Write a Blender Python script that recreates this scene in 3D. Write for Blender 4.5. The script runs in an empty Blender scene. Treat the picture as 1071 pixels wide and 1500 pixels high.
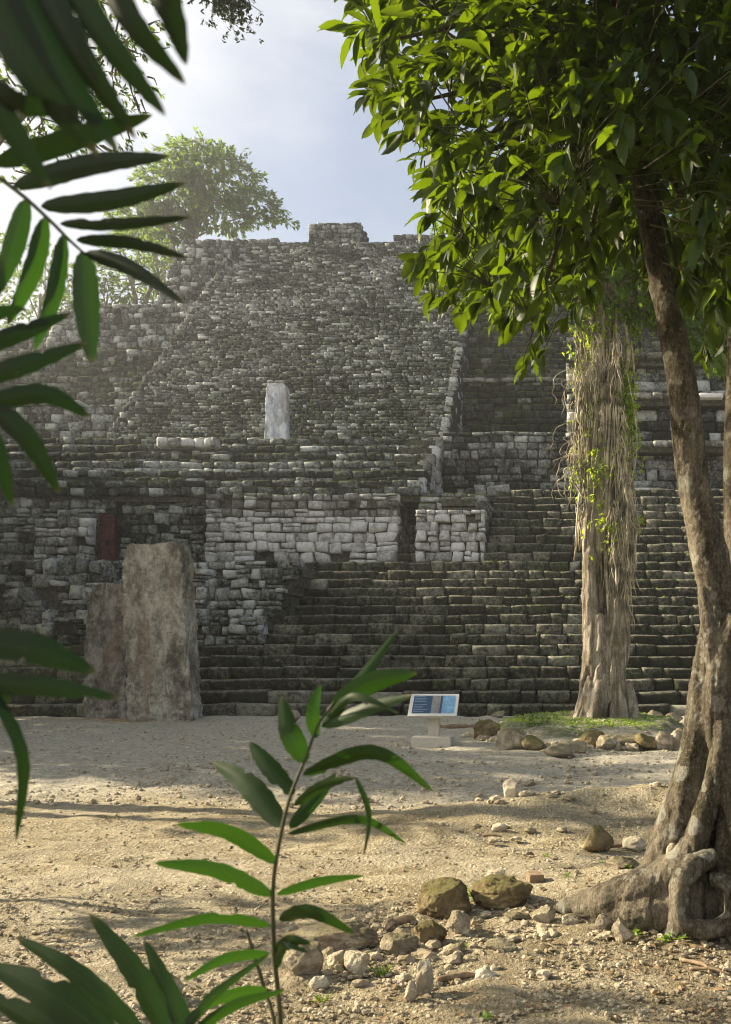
import bpy, math, random
import numpy as np
from mathutils import Vector, Matrix
PI = math.pi
rnd = random.Random(7)
RNG = np.random.default_rng(7)
S = bpy.context.scene
COL = S.collection
F = 1458.0; PX = 850.0; HY = 960.0; EYE = 1.6

def at(px, py, D):
    return ((px-PX)/F*D, D, EYE-(py-HY)/F*D)

# ------------------------------------------------------------------ noise
def _h(i, j, k, s):
    n = (i*374761393 + j*668265263 + k*2147483647 + s*974711) & 0xffffffff
    n = ((n ^ (n >> 13))*1274126177) & 0xffffffff
    n = ((n ^ (n >> 16))*2246822519) & 0xffffffff
    return ((n ^ (n >> 15)) & 0xffffff)/float(0xffffff)
def vnoise(P, seed=0):
    I = np.floor(P).astype(np.int64); f = P-I; f = f*f*(3-2*f)
    i, j, k = I[:, 0], I[:, 1], I[:, 2]; x, y, z = f[:, 0], f[:, 1], f[:, 2]
    def c(a, b, d): return _h(i+a, j+b, k+d, seed)
    x00 = c(0,0,0)*(1-x)+c(1,0,0)*x; x10 = c(0,1,0)*(1-x)+c(1,1,0)*x
    x01 = c(0,0,1)*(1-x)+c(1,0,1)*x; x11 = c(0,1,1)*(1-x)+c(1,1,1)*x
    return ((x00*(1-y)+x10*y)*(1-z)+(x01*(1-y)+x11*y)*z)*2-1
def fbm(P, sc=1.0, oc=4, seed=0):
    P = np.asarray(P, float)*sc; out = np.zeros(len(P)); a = 1; t = 0
    for o in range(oc):
        out += a*vnoise(P+o*17.3, seed+o); t += a; a *= .5; P = P*2.03
    return out/t

# ------------------------------------------------------------------ object helpers
def mesh_obj(name, V, faces, mat, parent=None, smooth=True, attrs=None, loc=None):
    """faces: ndarray (n,4) or (n,3), or list of such arrays / tuples"""
    V = np.asarray(V, dtype=np.float64)
    if isinstance(faces, np.ndarray): faces = [faces]
    if parent is not None and parent.location.length > 0:
        V = V - np.array(parent.location)
    if loc is not None: V = V - np.array(loc)
    me = bpy.data.meshes.new(name)
    me.vertices.add(len(V)); me.vertices.foreach_set('co', V.astype(np.float32).ravel())
    loops = np.concatenate([f.ravel() for f in faces]).astype(np.int32)
    tot = np.concatenate([np.full(len(f), f.shape[1]) for f in faces]).astype(np.int32)
    st = np.concatenate([[0], np.cumsum(tot)[:-1]]).astype(np.int32)
    me.loops.add(len(loops)); me.loops.foreach_set('vertex_index', loops)
    me.polygons.add(len(tot)); me.polygons.foreach_set('loop_start', st)
    me.polygons.foreach_set('loop_total', tot)
    me.polygons.foreach_set('use_smooth', np.full(len(tot), smooth))
    me.update(calc_edges=True); me.validate()
    if attrs is not None:
        a = me.color_attributes.new('data', 'FLOAT_COLOR', 'POINT')
        a.data.foreach_set('color', np.asarray(attrs, np.float32).ravel())
    me.materials.append(mat)
    o = bpy.data.objects.new(name, me); COL.objects.link(o)
    if parent is not None: o.parent = parent
    if loc is not None: o.location = loc
    return o
def tag(o, label=None, cat=None, group=None, kind=None):
    if label: o['label'] = label
    if cat: o['category'] = cat
    if group: o['group'] = group
    if kind: o['kind'] = kind
    return o
def empty(name, loc, label, cat, group=None):
    o = bpy.data.objects.new(name, None); COL.objects.link(o); o.location = loc
    o.empty_display_size = .2
    return tag(o, label, cat, group)

class MB:
    def __init__(s): s.v = []; s.q = []; s.t = []; s.n = 0; s.a = []
    def add(s, V, quads=None, tris=None, attr=None):
        V = np.asarray(V, float)
        if quads is not None and len(quads): s.q.append(np.asarray(quads)+s.n)
        if tris is not None and len(tris): s.t.append(np.asarray(tris)+s.n)
        s.v.append(V); s.n += len(V)
        if attr is not None: s.a.append(np.tile(np.array(attr, float), (len(V), 1)))
    def verts(s): return np.concatenate(s.v)
    def faces(s):
        f = []
        if s.q: f.append(np.concatenate(s.q))
        if s.t: f.append(np.concatenate(s.t))
        return f
    def build(s, name, mat, parent=None, smooth=True, warp=None, loc=None):
        V = s.verts()
        if warp: V = warp(V)
        return mesh_obj(name, V, s.faces(), mat, parent, smooth, np.concatenate(s.a) if s.a else None, loc)
BOXQ = np.array([[0,3,2,1],[4,5,6,7],[0,1,5,4],[1,2,6,5],[2,3,7,6],[3,0,4,7]])
def box_v(x0, x1, y0, y1, z0, z1):
    return np.array([[x0,y0,z0],[x1,y0,z0],[x1,y1,z0],[x0,y1,z0],[x0,y0,z1],[x1,y0,z1],[x1,y1,z1],[x0,y1,z1]], float)

def catmull(P, n):
    P = np.asarray(P, float); m = len(P)
    if m == 2: return P[0]+(P[1]-P[0])*np.linspace(0, 1, n)[:, None]
    Q = np.vstack([2*P[0]-P[1], P, 2*P[-1]-P[-2]]); out = []
    for t in np.linspace(0, m-1-1e-6, n):
        i = int(t); f = t-i; p0, p1, p2, p3 = Q[i:i+4]
        out.append(.5*((2*p1)+(-p0+p2)*f+(2*p0-5*p1+4*p2-p3)*f*f+(-p0+3*p1-3*p2+p3)*f**3))
    return np.array(out)
def tube(P, R, n=24, seg=8):
    """P control points, R radii -> verts, quads, tris"""
    PR = catmull(np.column_stack([np.asarray(P, float), R]), n); P = PR[:, :3]; R = np.maximum(PR[:, 3], 1e-4)
    T = np.gradient(P, axis=0); T /= np.linalg.norm(T, axis=1)[:, None]+1e-9
    u = np.cross(T[0], [0.3, 1, .2]); u /= np.linalg.norm(u)
    V = []; ang = np.arange(seg)/seg*2*PI
    for i in range(n):
        u = u-T[i]*np.dot(u, T[i]); u /= np.linalg.norm(u)+1e-9; w = np.cross(T[i], u)
        V.append(P[i]+R[i]*(np.cos(ang)[:, None]*u+np.sin(ang)[:, None]*w))
    V = np.vstack(V+[P[0], P[-1]]); q = []
    a = np.arange(seg); b = (a+1) % seg
    for i in range(n-1):
        q.append(np.column_stack([i*seg+a, i*seg+b, (i+1)*seg+b, (i+1)*seg+a]))
    t = [np.column_stack([b, a, np.full(seg, n*seg)]), np.column_stack([(n-1)*seg+a, (n-1)*seg+b, np.full(seg, n*seg+1)])]
    return V, np.vstack(q), np.vstack(t)

def remeshed(mb, vox, disp=None, smooth_it=3):
    """fuse overlapping tubes to one skin; returns verts and quads"""
    me = bpy.data.meshes.new('tmp'); V = mb.verts()
    me.from_pydata(V.tolist(), [], [tuple(f) for A in mb.faces() for f in A.tolist()]); me.update()
    o = bpy.data.objects.new('tmp', me); COL.objects.link(o)
    m = o.modifiers.new('r', 'REMESH'); m.mode = 'VOXEL'; m.voxel_size = vox
    if smooth_it:
        m = o.modifiers.new('s', 'SMOOTH'); m.iterations = smooth_it; m.factor = .5
    dg = bpy.context.evaluated_depsgraph_get(); e = o.evaluated_get(dg); m2 = e.to_mesh()
    n = len(m2.vertices); co = np.empty(n*3, np.float32); m2.vertices.foreach_get('co', co); co = co.reshape(-1, 3).astype(float)
    no = np.empty(n*3, np.float32); m2.vertex_normals.foreach_get('vector', no); no = no.reshape(-1, 3)
    L = np.empty(len(m2.loops), np.int32); m2.loops.foreach_get('vertex_index', L)
    Q = L.reshape(-1, 4)
    e.to_mesh_clear(); bpy.data.objects.remove(o); bpy.data.meshes.remove(me)
    if disp is not None: co = co+no*disp(co)[:, None]
    return co, Q

# ------------------------------------------------------------------ materials
class NT:
    def __init__(s, name):
        s.m = bpy.data.materials.new(name); s.m.use_nodes = True; s.t = s.m.node_tree; s.t.nodes.clear()
        s.out = s.n('ShaderNodeOutputMaterial')
        s.tc = s.n('ShaderNodeTexCoord').outputs['Object']
        s.geo = s.n('ShaderNodeNewGeometry')
    def n(s, t, **k):
        x = s.t.nodes.new(t)
        for a, b in k.items(): setattr(x, a, b)
        return x
    def l(s, a, b): s.t.links.new(a, b)
    def inp(s, sock, v):
        if hasattr(v, 'links') or isinstance(v, bpy.types.NodeSocket): s.l(v, sock)
        else: sock.default_value = v
    def noise(s, sc, det=4, rough=.55, scale=(1,1,1), vec=None, out='Fac'):
        mp = s.n('ShaderNodeMapping'); mp.inputs['Scale'].default_value = scale; s.l(vec or s.pos(), mp.inputs[0])
        x = s.n('ShaderNodeTexNoise'); x.inputs['Scale'].default_value = sc; x.inputs['Detail'].default_value = det
        x.inputs['Roughness'].default_value = rough; s.l(mp.outputs[0], x.inputs['Vector']); return x.outputs[out]
    def pos(s): return s.geo.outputs['Position']
    def voro(s, sc, out='Distance', feature='F1', scale=(1,1,1)):
        mp = s.n('ShaderNodeMapping'); mp.inputs['Scale'].default_value = scale; s.l(s.pos(), mp.inputs[0])
        x = s.n('ShaderNodeTexVoronoi', feature=feature); x.inputs['Scale'].default_value = sc
        s.l(mp.outputs[0], x.inputs['Vector']); return x.outputs[out]
    def ramp(s, f, a, b, lo=0., hi=1.):
        x = s.n('ShaderNodeMapRange'); s.inp(x.inputs[0], f); x.inputs[1].default_value = a; x.inputs[2].default_value = b
        x.inputs[3].default_value = lo; x.inputs[4].default_value = hi; x.interpolation_type = 'SMOOTHSTEP'; return x.outputs[0]
    def math(s, op, a, b=0.):
        x = s.n('ShaderNodeMath', operation=op); s.inp(x.inputs[0], a); s.inp(x.inputs[1], b); return x.outputs[0]
    def mix(s, f, a, b):
        x = s.n('ShaderNodeMix', data_type='RGBA'); s.inp(x.inputs[0], f)
        for sock, v in ((x.inputs[6], a), (x.inputs[7], b)):
            if isinstance(v, tuple): sock.default_value = (*v, 1)
            else: s.l(v, sock)
        return x.outputs[2]
    def attr(s):
        x = s.n('ShaderNodeVertexColor', layer_name='data'); y = s.n('ShaderNodeSeparateColor'); s.l(x.outputs[0], y.inputs[0]); return y.outputs
    def nz(s):
        y = s.n('ShaderNodeSeparateXYZ'); s.l(s.geo.outputs['Normal'], y.inputs[0]); return y.outputs[2]
    def finish(s, col, rough=.9, bump=None, bstr=.5, bdist=.02, spec=.2):
        b = s.n('ShaderNodeBsdfPrincipled'); s.inp(b.inputs['Roughness'], rough); b.inputs['Specular IOR Level'].default_value = spec
        if isinstance(col, tuple): b.inputs['Base Color'].default_value = (*col, 1)
        else: s.l(col, b.inputs['Base Color'])
        if bump is not None:
            x = s.n('ShaderNodeBump'); x.inputs['Strength'].default_value = bstr; x.inputs['Distance'].default_value = bdist
            s.l(bump, x.inputs['Height']); s.l(x.outputs[0], b.inputs['Normal'])
        s.l(b.outputs[0], s.out.inputs[0]); return s.m

def m_masonry(name, dark=(.024,.030,.022), light=(.62,.65,.63), moss=(.030,.046,.012), mossamt=1., stain=1., upmoss=.9, nose=0.):
    s = NT(name); A = s.attr(); tone, mo = A[0], A[1]
    n1 = s.noise(2.2, 7, .7); n2 = s.noise(.33, 4, .6); n3 = s.noise(8, 7, .78); n4 = s.noise(5, 6, .7, (1,1,.45))
    f = s.math('ADD', tone, s.math('MULTIPLY', s.math('SUBTRACT', n3, .5), 1.9))
    f = s.math('ADD', f, s.math('MULTIPLY', s.math('SUBTRACT', n2, .5), 1.1))
    f = s.math('ADD', f, s.math('MULTIPLY', s.math('SUBTRACT', s.noise(30, 4, .8), .5), .9))
    c = s.mix(s.ramp(f, .1, 1.15), dark, light)
    c = s.mix(s.math('MULTIPLY', s.ramp(n1, .5, .64), .8*stain), c, (.022,.021,.018))          # black lichen
    c = s.mix(s.math('MULTIPLY', s.ramp(n4, .56, .70), .45*stain), c, (.13,.11,.075))             # brown streaks
    up = s.ramp(s.nz(), .25, .8)
    g = s.math('ADD', s.math('MULTIPLY', up, upmoss), s.math('MULTIPLY', s.math('ADD', mo, s.math('MULTIPLY', s.math('SUBTRACT', s.noise(.8, 6, .65), .5), 1.8)), .8))
    gm = s.ramp(s.math('ADD', g, s.math('MULTIPLY', s.math('SUBTRACT', n3, .5), .8)), .55, 1.0, 0, .95*mossamt)
    mc = s.mix(s.ramp(s.noise(9, 7, .85), .38, .64), moss, (moss[0]*4, moss[1]*3.8, moss[2]*4))
    c = s.mix(gm, c, mc)
    if nose: c = s.mix(s.math('MULTIPLY', s.math('MULTIPLY', up, nose), s.ramp(n3, .35, .6)), c, (.36,.34,.27))  # paler up-facing treads: dust, and sky light put into the colour
    h = s.math('ADD', n3, s.math('MULTIPLY', s.noise(24, 5, .7), .4))
    return s.finish(c, .92, h, 1., .14, .1)

def m_stela(name, a, b, dk, streak=1.):
    s = NT(name); n1 = s.noise(.9, 8, .72, (1,1,.6)); n2 = s.noise(4, 8, .78, (1,1,.6)); n3 = s.noise(22, 6, .8)
    c = s.mix(s.ramp(n2, .36, .62), a, b)
    c = s.mix(s.math('MULTIPLY', s.ramp(s.noise(1.3, 5, .6, (1.6,1,.35)), .48, .62), .65*streak), c, (.23,.155,.10))
    c = s.mix(s.math('MULTIPLY', s.ramp(n1, .5, .62), .85*streak), c, dk)
    c = s.mix(s.math('MULTIPLY', s.ramp(s.noise(2.2, 6, .75, (1.5,1,.22)), .55, .66), .8*streak), c, dk)
    c = s.mix(s.math('MULTIPLY', s.ramp(n3, .54, .68), .6*streak), c, dk)
    c = s.mix(s.math('MULTIPLY', s.ramp(s.nz(), .4, .9), .7), c, (.05,.052,.03))
    return s.finish(c, .93, s.math('ADD', s.math('MULTIPLY', n2, 1.2), s.math('MULTIPLY', n3, .5)), 1., .10)

def m_bark(name, a, b, lich, lamt=1., vs=.25):
    s = NT(name); n1 = s.noise(7, 8, .75, (1,1,vs)); n2 = s.noise(1.6, 5, .65); n3 = s.noise(34, 6, .8, (1,1,.5))
    c = s.mix(s.ramp(n1, .36, .64), a, b)
    c = s.mix(s.math('MULTIPLY', s.ramp(n2, .46, .62), .6), c, (a[0]*.75, a[1]*.85, a[2]*.6))
    w = s.noise(9, 4, .7, out='Color')
    v = s.n('ShaderNodeVectorMath', operation='ADD'); s.l(s.pos(), v.inputs[0])
    v2 = s.n('ShaderNodeVectorMath', operation='SCALE'); s.l(w, v2.inputs[0]); v2.inputs['Scale'].default_value = .11
    s.l(v2.outputs[0], v.inputs[1])
    for sc, lo, hi, am in ((6, .26, .34, .55), (15, .25, .36, .5)):
        vo = s.n('ShaderNodeTexVoronoi'); vo.inputs['Scale'].default_value = sc; s.l(v.outputs[0], vo.inputs['Vector'])
        lm = s.math('MULTIPLY', s.ramp(vo.outputs['Distance'], hi, lo), s.ramp(s.noise(2.1+sc*.1, 4), .47, .57))
        c = s.mix(s.math('MULTIPLY', lm, am*lamt), c, lich)
    c = s.mix(s.math('MULTIPLY', s.ramp(n3, .52, .68), .6), c, (.035,.027,.016))
    n5 = s.noise(75, 5, .8, (1,1,.6)); c = s.mix(s.math('MULTIPLY', s.ramp(n5, .5, .66), .5), c, (a[0]*.4, a[1]*.4, a[2]*.4))
    c = s.mix(s.math('MULTIPLY', s.ramp(n5, .5, .36), .3), c, (.5,.46,.36))
    return s.finish(c, .9, s.math('ADD', s.math('MULTIPLY', n1, 1.), s.math('ADD', s.math('MULTIPLY', n3, .7), s.math('MULTIPLY', n5, .35))), 1., .06, .1)

def m_leaf(name, a, b, trans, tamt=.45, gloss=.35, sc=3., vein=False):
    s = NT(name)
    A = s.n('ShaderNodeVertexColor', layer_name='data'); y = s.n('ShaderNodeSeparateColor'); s.l(A.outputs[0], y.inputs[0])
    n = s.noise(sc, 3)
    f = s.math('ADD', s.math('MULTIPLY', y.outputs[0], .7), s.math('MULTIPLY', n, .4))
    c = s.mix(f, a, b)
    if vein:
        ac = y.outputs[1]
        rib = s.ramp(s.math('ABSOLUTE', s.math('SUBTRACT', ac, .5)), .0, .05, 1, 0)
        st = s.math('MULTIPLY', s.ramp(s.math('SINE', s.math('MULTIPLY', ac, 75.)), -.2, 1.), .3)
        c = s.mix(s.math('ADD', s.math('MULTIPLY', rib, .55), st), c, (b[0]*2.0, b[1]*1.6, b[2]*1.8))
        dm = s.ramp(s.noise(55, 5, .75), .62, .7); c = s.mix(s.math('MULTIPLY', dm, .6), c, (.10,.075,.03))
        tipf = s.ramp(s.math('ADD', y.outputs[2], s.math('MULTIPLY', s.noise(30, 3), .12)), .97, 1.06)
        c = s.mix(tipf, c, (.13,.10,.045))
    p = s.n('ShaderNodeBsdfPrincipled'); s.l(c, p.inputs['Base Color']); p.inputs['Roughness'].default_value = gloss
    p.inputs['Specular IOR Level'].default_value = .3
    t = s.n('ShaderNodeBsdfTranslucent'); tc = s.mix(f, trans, (trans[0]*1.25, trans[1]*1.15, trans[2]))
    s.l(tc, t.inputs[0])
    x = s.n('ShaderNodeMixShader'); x.inputs[0].default_value = tamt
    s.l(p.outputs[0], x.inputs[1]); s.l(t.outputs[0], x.inputs[2]); s.l(x.outputs[0], s.out.inputs[0])
    return s.m

def m_ground():
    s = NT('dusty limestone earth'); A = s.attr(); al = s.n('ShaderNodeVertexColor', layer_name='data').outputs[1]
    n1 = s.noise(.5, 5, .6); n2 = s.noise(3.2, 6, .65); n3 = s.noise(28, 6, .75); v = s.voro(26, scale=(1,1,.4)); v2 = s.voro(75)
    c = s.mix(s.ramp(n2, .35, .68), (.34,.285,.175), (.62,.545,.375))
    c = s.mix(s.math('MULTIPLY', s.ramp(n1, .42, .62), .5), c, (.56,.51,.40))
    c = s.mix(s.math('MULTIPLY', s.ramp(n3, .46, .64), .65), c, (.20,.155,.09))
    vc = s.n('ShaderNodeSeparateColor'); s.l(s.voro(26, 'Color', scale=(1,1,.4)), vc.inputs[0])
    c = s.mix(s.math('MULTIPLY', s.ramp(v, .42, .2), s.ramp(vc.outputs[0], .55, .8, 0, .75)), c, (.76,.69,.54))
    c = s.mix(s.math('MULTIPLY', al, .85), c, s.mix(s.ramp(s.noise(12, 6, .8), .35, .65), (.40,.37,.30), (.80,.76,.64)))  # grey far earth, its paleness lifts the tone of the shade
    c = s.mix(s.math('MULTIPLY', A[0], s.ramp(s.noise(7, 5, .7), .3, .55)), c, (.085,.115,.03))
    c = s.mix(s.math('MULTIPLY', A[1], s.ramp(s.noise(5, 5, .7), .35, .6)), c, (.34,.20,.035))
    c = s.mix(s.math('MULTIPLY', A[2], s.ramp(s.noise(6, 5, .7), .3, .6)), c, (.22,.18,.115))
    n7 = s.noise(7, 6, .75)
    c = s.mix(s.math('MULTIPLY', s.ramp(n7, .52, .64), .4), c, (.27,.215,.13))
    h = s.math('ADD', s.math('ADD', s.math('MULTIPLY', n7, 2.2), s.math('MULTIPLY', s.ramp(v, .5, .1), s.ramp(vc.outputs[0], .4, .9))), s.math('ADD', s.math('MULTIPLY', n3, 1.1), s.math('MULTIPLY', s.ramp(v2, .5, .1), .35)))
    return s.finish(c, .95, h, 1., .05, .05)

def m_rock(name, a, b, moss=.6):
    s = NT(name); n = s.noise(5, 6, .65); n2 = s.noise(30, 6, .75)
    c = s.mix(s.ramp(n, .35, .65), a, b)
    c = s.mix(s.math('MULTIPLY', s.ramp(n2, .52, .7), .5), c, (a[0]*.5, a[1]*.5, a[2]*.45))
    g = s.math('ADD', s.math('MULTIPLY', s.ramp(s.nz(), -.1, .8), .5), s.noise(2.6, 5, .7))
    c = s.mix(s.ramp(g, .75, 1.0, 0, moss), c, (.105,.098,.035))
    return s.finish(c, .95, s.math('ADD', s.math('MULTIPLY', n, 1.), s.math('MULTIPLY', n2, .8)), .9, .035, .1)

def m_plain(name, c, rough=.7, nsc=12., var=.25):
    s = NT(name); n = s.noise(nsc, 5, .65)
    col = s.mix(s.ramp(n, .3, .7), tuple(x*(1-var) for x in c), tuple(min(1, x*(1+var*.6)) for x in c))
    return s.finish(col, rough, n, .25, .01)

M = dict(
    main=m_masonry('weathered masonry', upmoss=.5),
    steps=m_masonry('mossy step stone', dark=(.036,.040,.024), light=(.50,.49,.39), moss=(.034,.050,.013), upmoss=.1, nose=.6),
    pale=m_masonry('pale limestone masonry', dark=(.14,.14,.12), light=(.88,.88,.87), stain=.6),
    green=m_masonry('moss covered masonry', dark=(.035,.037,.026), light=(.44,.45,.40), moss=(.04,.058,.016)),
    core=m_plain('packed earth joints', (.075,.075,.055), .95, 9, .8),
    stela=m_stela('stela limestone', (.25,.225,.18), (.64,.605,.52), (.07,.06,.047), .9),
    stela2=m_stela('dark stela limestone', (.17,.155,.14), (.48,.455,.42), (.06,.055,.045)),
    white=m_stela('bleached limestone', (.50,.55,.64), (.90,.92,.95), (.16,.18,.22), .75),
    ground=m_ground(),
    gravel=m_rock('limestone gravel', (.27,.225,.145), (.58,.50,.36), .1),
    rock=m_rock('grey limestone rock', (.19,.155,.11), (.46,.40,.30), .55),
    mossrock=m_rock('mossy brown rock', (.12,.09,.048), (.30,.24,.13), .8),
    palerock=m_rock('pale limestone rock', (.42,.36,.25), (.70,.63,.49), .1),
    bark=m_bark('smooth lichen bark', (.055,.045,.030), (.29,.25,.18), (.46,.46,.38), .95),
    oldbark=m_bark('pale furrowed bark', (.11,.085,.055), (.62,.55,.43), (.6,.57,.48), .3, .10),
    thinbark=m_bark('far branch bark', (.14,.12,.09), (.36,.32,.26), (.4,.4,.34), .2),
    root=m_plain('dry hanging roots', (.36,.32,.225), .9, 3., .8),
    leafbig=m_leaf('broad leaf', (.007,.018,.003), (.022,.046,.005), (.15,.24,.004), .38, .5),
    leafmid=m_leaf('mid leaf', (.03,.06,.012), (.07,.12,.02), (.20,.34,.03), .45, .45, 1.),
    leaffar=m_leaf('far leaf', (.03,.06,.014), (.06,.10,.02), (.22,.36,.04), .42, .6, .4),
    leafvine=m_leaf('vine leaf', (.07,.12,.02), (.14,.22,.03), (.46,.60,.04), .55, .5, 2.),
    palm=m_leaf('palm leaflet', (.004,.012,.003), (.011,.026,.005), (.005,.018,.002), .40, .5, 6., True),  # same leaf as palmlit, with shade put into a darker colour
    palmlit=m_leaf('lit palm leaflet', (.008,.024,.004), (.020,.048,.007), (.022,.07,.004), .42, .42, 6., True),  # brighter copy of the palm leaf, light put into its colour
    twig=m_plain('green brown twig', (.05,.05,.022), .8),
    stem=m_plain('palm stem', (.05,.055,.025), .6),
    leafdark=m_leaf('dark leaf', (.012,.022,.006), (.03,.05,.012), (.03,.05,.008), .25, .6, 1.),
    weed=m_leaf('weed blade', (.10,.18,.03), (.18,.30,.04), (.32,.46,.05), .4, .5, 6.),
    concrete=m_plain('cast concrete', (.50,.47,.40), .85, 20, .12),
    signface=m_plain('sign white border', (.62,.61,.56), .5, 20, .06),
    signblue=m_plain('sign dark blue print', (.035,.075,.14), .4, 9, .12),
    signsky=m_plain('sign light blue print', (.16,.36,.55), .4, 14, .3),
    signtext=m_plain('sign pale print', (.36,.44,.52), .5),
    signpic=m_stela('sign stela print', (.45,.47,.5), (.85,.85,.85), (.2,.22,.26), .5),
    reddoor=m_plain('rusty red paint', (.09,.03,.026), .8, 5, .7),
    litter=m_plain('dry leaf', (.20,.13,.065), .8, 9, .6),
    wood=m_plain('old dry wood', (.22,.16,.10), .9, 20, .4),
    hole=m_plain('dark hollow', (.012,.01,.008), 1.),
)

# ------------------------------------------------------------------ masonry
_b = .16
_U = np.array([0, _b, 1-_b, 1.])
TU, TV = np.meshgrid(_U, _U)            # rows v
TU = TU.ravel(); TV = TV.ravel()
edge = ((TU == 0) | (TU == 1)).astype(float)+((TV == 0) | (TV == 1)).astype(float)
RING = [0,1,2,3,7,11,15,14,13,12,8,4]
BQ = [[r*4+c, r*4+c+1, (r+1)*4+c+1, (r+1)*4+c] for r in range(3) for c in range(3)]
for i in range(12):
    j = (i+1) % 12; BQ.append([RING[i], 16+i, 16+j, RING[j]])
BQ = np.array(BQ)
TU28 = np.concatenate([TU, TU[RING]]); TV28 = np.concatenate([TV, TV[RING]])
class Masonry:
    """courses of individual rounded stones in local frame: x along, y into the wall, z up"""
    def __init__(s, seed): s.r = np.random.default_rng(seed); s.rows = []; s.core = []
    def course(s, x0, x1, z0, h, y, depth, wmin=.3, wmax=.75, tone=.45, tvar=.28, moss=.2, miss=.02, prot=.035, split=.0, zj=0., corej=.3, coreback=None):
        x = x0; r = s.r
        while x < x1-.05:
            w = min(r.uniform(wmin, wmax), x1-x)
            if x1-(x+w) < wmin*.5: w = x1-x
            if r.random() > miss:
                g = .018
                pieces = [(0, 1)]
                if r.random() < split:
                    k = r.uniform(.35, .65); pieces = [(0, k), (k, 1)]
                for a, b in pieces:
                    dz = r.normal(0, zj) if zj else 0.; pb = abs(r.normal(0, .1)) if zj and r.random() < .06 else 0.
                    s.rows.append((x+g, x+w-g, z0+h*a+g*.6, z0+h*b-g*.6+dz, y+pb+r.normal(0, prot), y+depth, np.clip(tone-.22+r.normal(0, tvar*.45)+r.exponential(tvar*.75), 0, 1.35), moss+r.normal(0, .12)))
            x += w
        s.core.append((x0+.03, x1-.03, y+corej, y+(coreback or depth+1.2), z0-.2, z0+h-.14))
    def wall(s, x0, x1, z0, z1, y, ch=.35, setback=0., right=None, left=None, **k):
        z = z0
        while z < z1-.04:
            h = min(ch*s.r.uniform(.82, 1.2), z1-z)
            if z1-(z+h) < ch*.35: h = z1-z
            t = (z-z0)/max(z1-z0, .01)
            yy = y+(z-z0)*setback
            s.course(left(t) if left else x0, right(t) if right else x1, z, h, yy, k.get('depth', .35)+setback*h*1.1, **{a: b for a, b in k.items() if a != 'depth'})
            z += h
    def verts(s, jit=.1, bev=.05):
        A = np.array(s.rows); n = len(A); r = s.r
        w = A[:, 1]-A[:, 0]; h = A[:, 3]-A[:, 2]
        jx = r.uniform(-jit, jit, (n, 4))*np.minimum(w, h)[:, None]; jz = r.uniform(-jit, jit, (n, 4))*h[:, None]
        u, v = TU28[None], TV28[None]
        W = [(1-u)*(1-v), u*(1-v), (1-u)*v, u*v]
        X = A[:, 0:1]+u*w[:, None]+sum(W[i]*jx[:, i:i+1] for i in range(4))
        Z = A[:, 2:3]+v*h[:, None]+sum(W[i]*jz[:, i:i+1] for i in range(4))
        bv = np.minimum(bev, .22*np.minimum(w, h))[:, None]
        # pull the rim in a little so that every stone is rounded
        cx = (A[:, 0]+A[:, 1])[:, None]/2; cz = (A[:, 2]+A[:, 3])[:, None]/2
        Y = np.empty_like(X); Y[:, :16] = A[:, 4:5]+edge[None]*bv*1.15+r.normal(0, .010, (n, 16))
        ty = r.normal(0, .03, (n, 2)); Y[:, :16] += ty[:, 0:1]*(TU[None]-.5)+ty[:, 1:2]*(TV[None]-.5)
        Y[:, 16:] = A[:, 5:6]
        V = np.stack([X, Y, Z], -1).reshape(-1, 3)
        Q = (BQ[None]+(np.arange(n)*28)[:, None, None]).reshape(-1, 4)
        at_ = np.zeros((n, 28, 4)); at_[:, :, 0] = A[:, 6:7]; at_[:, :, 1] = A[:, 7:8]; at_[:, :, 3] = 1
        return V, Q, at_.reshape(-1, 4)
    def corev(s):
        m = MB()
        for c in s.core: m.add(box_v(*c), BOXQ)
        return m
def xf(V, ang, ox, oy):
    c, d = math.cos(ang), math.sin(ang)
    return np.column_stack([ox+V[:, 0]*c-V[:, 1]*d, oy+V[:, 0]*d+V[:, 1]*c, V[:, 2]])
def pwarp(V):
    V = V.copy(); q = V.copy(); q[:, 1] *= .5
    k = np.clip(V[:, 2]/4.+.3, .3, 1)
    V[:, 2] += (.07*fbm(q, .35, 3, 5)+.03*fbm(V, 1.3, 2, 9))*k
    V[:, 1] += .10*fbm(V, .4, 3, 11)+.05*fbm(V, 1.5, 2, 12)
    V[:, 2] += np.clip((V[:, 0]+20)*.012-.1, -.3, .3)*np.clip((V[:, 2]-10)/16, 0, 1)
    return V
def put(ms, name, mat, parent, ang=0., ox=0., oy=0., jit=.1, label=None, core=True, warp=pwarp):
    V, Q, A = ms.verts(jit)
    o = mesh_obj(name, warp(xf(V, ang, ox, oy)), Q, M[mat], parent, True, A)
    if core:
        c = ms.corev(); mesh_obj('core', xf(c.verts(), ang, ox, oy), c.faces(), M['core'], o if o.parent is None else o, False)
    if label: o['label'] = label
    return o

pyr = empty('pyramid', (0, 0, 0), 'huge stepped stone pyramid with mossy stairways rising behind the clearing', 'pyramid')
XR = -5.75
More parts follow.
